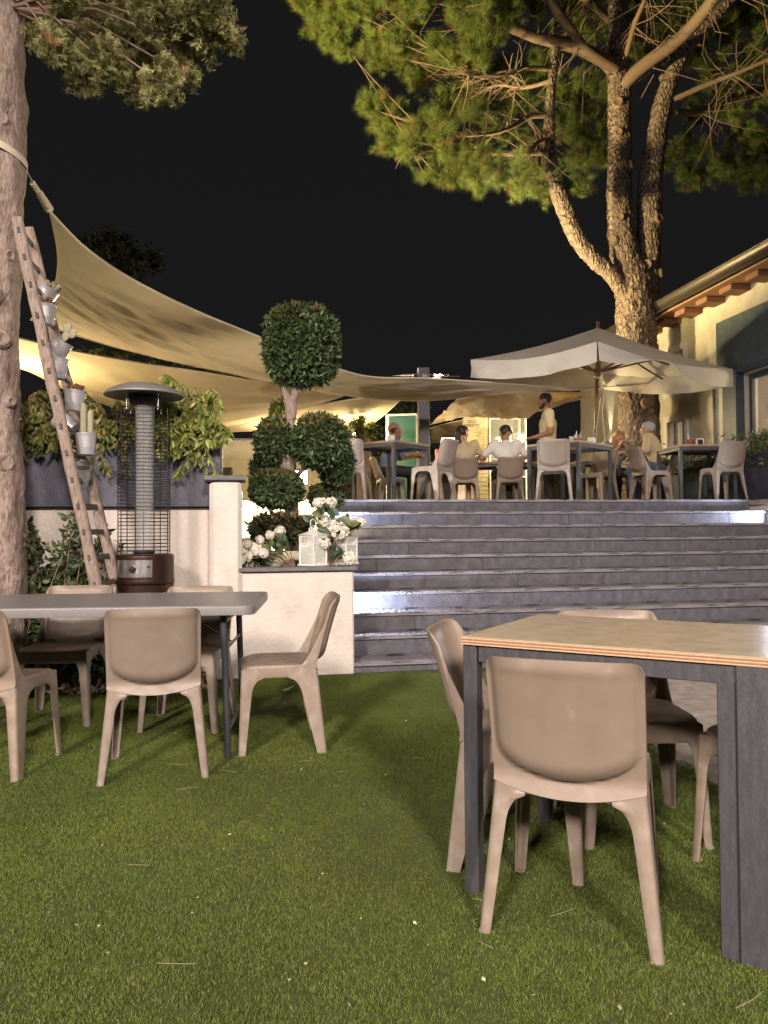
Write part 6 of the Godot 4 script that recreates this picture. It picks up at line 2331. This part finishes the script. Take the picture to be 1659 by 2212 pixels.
# ------------------------------------------------------------------ small things
func make_small_things() -> void:
	# lanterns
	for q in [[676.6, 6.04, 1.0, "white metal lantern with frosted panes on the planter rim"], [746, 6.25, 0.92, "white metal lantern half hidden behind the hydrangeas"]]:
		var at := pt(q[0], 1219, q[1])
		at.y = 0.824
		var t := thing("lantern", q[3], "lantern", at, 52, "white lanterns in the planter")
		var s := 0.145
		var m := MB.new()
		for sx in [-1.0, 1.0]:
			for sz in [-1.0, 1.0]:
				m.box(Vector3(sx * s * 0.5, 0.125, sz * s * 0.5), Vector3(0.012, 0.225, 0.012), 0.002)
		m.box(Vector3(0, 0.008, 0), Vector3(s + 0.03, 0.014, s + 0.03), 0.003)
		part("frame", m, M.white_metal, t)
		m = MB.new()
		for side in 4:
			var b := Basis(Vector3.UP, PI * 0.5 * side)
			m.box(b * Vector3(0, 0.172, s * 0.5), Vector3(s - 0.012, 0.008, 0.008), 0.001, b)
			for k in 8: m.box(b * Vector3(-s * 0.5 + 0.018 + k * 0.0155, 0.202, s * 0.5), Vector3(0.006, 0.052, 0.005), 0.001, b)
			m.box(b * Vector3(0, 0.232, s * 0.5), Vector3(s - 0.01, 0.010, 0.010), 0.001, b)
		part("gallery", m, M.white_metal, t)
		for side in 4:
			var b := Basis(Vector3.UP, PI * 0.5 * side)
			m = MB.new()
			m.box(b * Vector3(0, 0.091, s * 0.5), Vector3(s - 0.012, 0.152, 0.003), 0.0, b)
			part("pane", m, M.milky, t)
		m = MB.new()
		var rp := PackedVector3Array()
		for r in [[0.086, 0.239], [0.086, 0.243], [0.03, 0.268], [0.026, 0.27]]:
			for k in 4:
				var a := TAU * k / 4 + PI / 4
				rp.append(Vector3(cos(a) * r[0] * 1.414, r[1], sin(a) * r[0] * 1.414))
		m.grid(rp, 4, true)
		m.box(Vector3(0, 0.298, 0), Vector3(0.046, 0.006, 0.046), 0.001)
		m.box(Vector3(0, 0.275, 0), Vector3(0.05, 0.008, 0.05), 0.001)
		for sx in [-1.0, 0.0, 1.0]:
			for sz in [-1.0, 0.0, 1.0]:
				if sx != 0.0 or sz != 0.0: m.box(Vector3(sx * 0.02, 0.287, sz * 0.02), Vector3(0.006, 0.02, 0.006), 0.0)
		part("roof", m, M.white_metal, t)
		m = MB.new()
		var ring := []
		for k in 17:
			var a := TAU * k / 16 * 0.86 - 1.2
			ring.append(Vector3(cos(a) * 0.032, 0.332 + sin(a) * 0.034, 0))
		m.tube(ring, [0.0035], 6)
		part("handle", m, M.white_metal, t)
		m = MB.new()
		m.lathe([Vector2(0.0, 0.016), Vector2(0.03, 0.016), Vector2(0.03, 0.10), Vector2(0.0, 0.102)], 14)
		part("candle", m, M.white_metal, t)
		t.scale = Vector3.ONE * q[2]
	# things on the terrace tables
	var top := FLOOR + 0.7755
	var red := flat(0.25, 0.10, 0.07, 0.6)
	for q in [[2.66, 10.5, "holder with cutlery and napkins on the waiter's table"], [4.30, 10.75, "holder with cutlery and napkins on the table near the shop window"]]:
		var t := thing("cutlery_holder", q[2], "cutlery holder", Vector3(q[0], top, -q[1]), rr(0, 60), "cutlery holders on the terrace tables")
		var m := MB.new()
		m.lathe([Vector2(0.0, 0.001), Vector2(0.045, 0.001), Vector2(0.055, 0.10), Vector2(0.051, 0.10), Vector2(0.042, 0.006), Vector2(0, 0.006)], 16)
		part("cup", m, red, t)
		for k in 5:
			m = MB.new()
			var d := Vector3(rr(-0.03, 0.03), 0, rr(-0.03, 0.03))
			m.bar(d + Vector3(0, 0.01, 0), d * 1.9 + Vector3(0, rr(0.15, 0.20), 0), 0.012, 0.004, 0.001)
			part("cutlery", m, M.white_metal if k % 2 else M.chrome, t)
	for q in [[3.05, 10.62, 4.0, "white folded menu card on the waiter's table"], [4.42, 10.72, -10.0, "dark fronted menu card on the table near the shop window"], [4.55, 10.98, 30.0, "folded brown menu standing on the table near the shop window"]]:
		var t := thing("menu_card", q[3], "menu card", Vector3(q[0], top, -q[1]), q[2], "menu cards on the terrace tables")
		if q[0] == 3.05: t.position = Vector3(2.86, top, -10.55)
		var m := MB.new()
		var hh := 0.12 if q[0] < 4.5 else 0.17
		for s in [-1.0, 1.0]:
			m.box(Vector3(0, hh * 0.49, s * 0.026), Vector3(0.10, hh, 0.003), 0.0, Basis(Vector3.RIGHT, -s * 0.40))
		part("card", m, M.white_metal if q[0] < 4.5 else red, t)
		m = MB.new()
		m.box(Vector3(0, hh * 0.49, 0.0285), Vector3(0.07, hh * 0.7, 0.002), 0.0, Basis(Vector3.RIGHT, -0.40))
		part("print", m, M.dark if q[0] > 4 else M.frost, t)
	for q in [[2.50, 10.2, top, 0.09, 0.036, "drinking glass on the waiter's table"], [3.55, 12.18, FLOOR + 0.7205, 0.15, 0.034, "tall water glass before the blonde woman"], [3.42, 12.3, FLOOR + 0.7205, 0.13, 0.033, "second water glass before the blonde woman"]]:
		var t := thing("drinking_glass", q[5], "glass", Vector3(q[0], q[2], -q[1]), 0, "drinking glasses")
		var m := MB.new()
		m.lathe([Vector2(0.0, 0.001), Vector2(q[4] * 0.8, 0.001), Vector2(q[4], q[3]), Vector2(q[4] - 0.003, q[3]), Vector2(q[4] * 0.75, 0.008), Vector2(0, 0.008)], 18)
		part("glass_wall", m, M.milky, t)
	var bk := thing("paper_cup", "small white cup on the left terrace table", "cup", Vector3(0.10, top, -9.98), 0)
	var cm := MB.new()
	cm.lathe([Vector2(0.0, 0.001), Vector2(0.04, 0.001), Vector2(0.05, 0.09), Vector2(0.047, 0.09), Vector2(0.038, 0.006), Vector2(0, 0.006)], 16)
	part("cup_wall", cm, M.white_metal, bk)
	# litter on the lawn
	var m2 := MB.new()
	m2.colored = true
	for k in 110:
		var z := 1.75 + 4.2 * pow(rng.randf(), 1.3)
		var x := rr(-0.5, 0.42) * z
		if x > lawn_edge(z) - 0.05: continue
		var s := rr(0.003, 0.007)
		var g := rr(0.4, 1.0)
		m2.tint = Color(0.62 * g, 0.55 * g, 0.36 * g)
		var o := Vector3(x, rr(0.010, 0.014), -z)
		var b := Basis.from_euler(Vector3(rr(-0.5, 0.5), rr(0, 6), rr(-0.5, 0.5)))
		m2.face([o + b * Vector3(-s, 0, -s * 0.6), o + b * Vector3(-s * 0.3, 0, s * 0.7), o + b * Vector3(s, 0.001, s * 0.4), o + b * Vector3(s * 0.6, 0, -s * 0.7)])
	tag(part("petal_litter", m2, M.petal, self), "tiny pale petals scattered over the turf", "litter", "", "stuff")
	var straws := [[490, 1665, 0.10, 0.4], [405, 1702, 0.09, -0.3], [380, 1650, 0.10, 0.1], [660, 1645, 0.07, 0.0], [300, 1865, 0.07, 0.05], [1205, 1972, 0.10, -0.5], [470, 1745, 0.02, 0.7], [380, 2075, 0.10, 0.05], [735, 1668, 0.05, -0.1], [1040, 2040, 0.05, 0.8], [805, 1445, 0.10, 0.0], [560, 1470, 0.05, 0.3], [900, 1640, 0.06, 0.4], [1600, 2160, 0.11, -0.6], [1030, 1945, 0.05, 0.4]]
	var where := ["just right of the middle folding table chair", "in front of the middle folding table chair", "under the middle folding table chair", "right of the side-on chair's foot", "on the open lawn far left", "between the feet of the nearest chair", "short, in the lawn's middle left", "low on the lawn at left", "in the lawn's centre near the side-on chair", "beside the nearest chair's left foot", "close to the planter's foot by the stairs", "behind the folding table's end leg", "halfway between both tables", "in the lower right corner of the lawn", "near the beige table's corner leg"]
	for i in straws.size():
		var q: Array = straws[i]
		var z = 1827.0 / (q[1] - 1145.0)
		var at := Vector3((q[0] - 829.5) / 1661.0 * z, 0.012, -z)
		var d = Vector3(cos(q[3]), 0, sin(q[3])) * q[2]
		var m := MB.new()
		var path := []
		for j in 5: path.append(d * (j / 4.0 - 0.5) + Vector3(0, 0.006 * sin(PI * j / 4.0), 0.012 * sin(PI * j / 4.0)))
		m.tube(path, [0.0010], 4)
		var o := part(numbered("pine_straw"), m, M.straw, self, at)
		tag(o, "dry pine needle " + where[i], "pine needle", "pine needles on the lawn")
	var lf := thing("fallen_leaf", "single green leaf lying on the turf near the planter", "leaf", Vector3(-0.71, 0.018, -5.28), 0)
	var lo := part("blade", leaf_mesh(0.7, 0.15), flat(0.13, 0.20, 0.045, 0.5), lf, Vector3.ZERO, Vector3(PI / 2 - 0.2, 1.4, 0))
	lo.scale = Vector3.ONE * 0.11

func make_grass() -> void:
	var variants := []
	for vtn in 4:
		var m := MB.new()
		m.colored = true
		for k in 1700:
			var o := Vector3(rr(-0.1, 0.1), -0.001, rr(-0.1, 0.1))
			var h := rr(0.005, 0.0115)
			var d := Vector3(rr(-1, 1), 0, rr(-1, 1)) * h * 0.9
			var s := Vector3(rr(-1, 1), 0, rr(-1, 1)).normalized() * rr(0.0007, 0.0013)
			var mid := o + d * 0.35 + Vector3(0, h * 0.62, 0)
			var tip := o + d + Vector3(0, h, 0)
			var f := rng.randf()
			var g := rr(0.78, 1.22)
			if f < 0.06: m.tint = Color(0.16 * g, 0.15 * g, 0.05 * g)
			elif f < 0.5: m.tint = Color(0.105 * g, 0.142 * g, 0.020 * g)
			else: m.tint = Color(0.080 * g, 0.117 * g, 0.016 * g)
			var nn := s.cross(tip - o).normalized()
			m.tri(o - s, mid - s * 0.8, o + s, nn)
			m.tri(o + s, mid - s * 0.8, mid + s * 0.8, nn)
			m.tri(mid - s * 0.8, tip, mid + s * 0.8, nn)
		variants.append(m.mesh())
	var xf := [[], [], [], []]
	var cl := [[], [], [], []]
	var patch := noise_of(FastNoiseLite.TYPE_SIMPLEX_SMOOTH, 0.55, 77, 4)
	var z := 0.9
	while z < 6.35:
		var x := -0.62 * z - 0.8
		while x < minf(0.62 * z + 0.8, lawn_edge(z)):
			var p := Vector3(x + rr(-0.03, 0.03), 0, -z + rr(-0.03, 0.03))
			var loc := p - S
			var u := loc.dot(su)
			var w := loc.dot(sw)
			var edge := lawn_edge(-p.z) - p.x
			if w < -0.10 - (0.30 if u < -1.1 else 0.0) and edge > 0.02:
				var i := rng.randi() % 4
				xf[i].append(Transform3D(Basis(Vector3.UP, rr(0, 6.28)).scaled(Vector3(1, rr(0.85, 1.15), 1)), p))
				var g := 1.0 + 0.3 * patch.get_noise_2d(p.x * 2.0, p.z * 2.0)
				cl[i].append(Color(g * (1.0 + 0.10 * patch.get_noise_2d(p.x + 40.0, p.z)), g, g * 0.95))
			x += 0.155
		z += 0.155
	for i in 4:
		var o := stuff("turf_blades", variants[i], M.grass, self, xf[i], cl[i])
		tag(o, "short artificial grass blades covering the lawn", "grass", "turf of the lawn", "stuff")
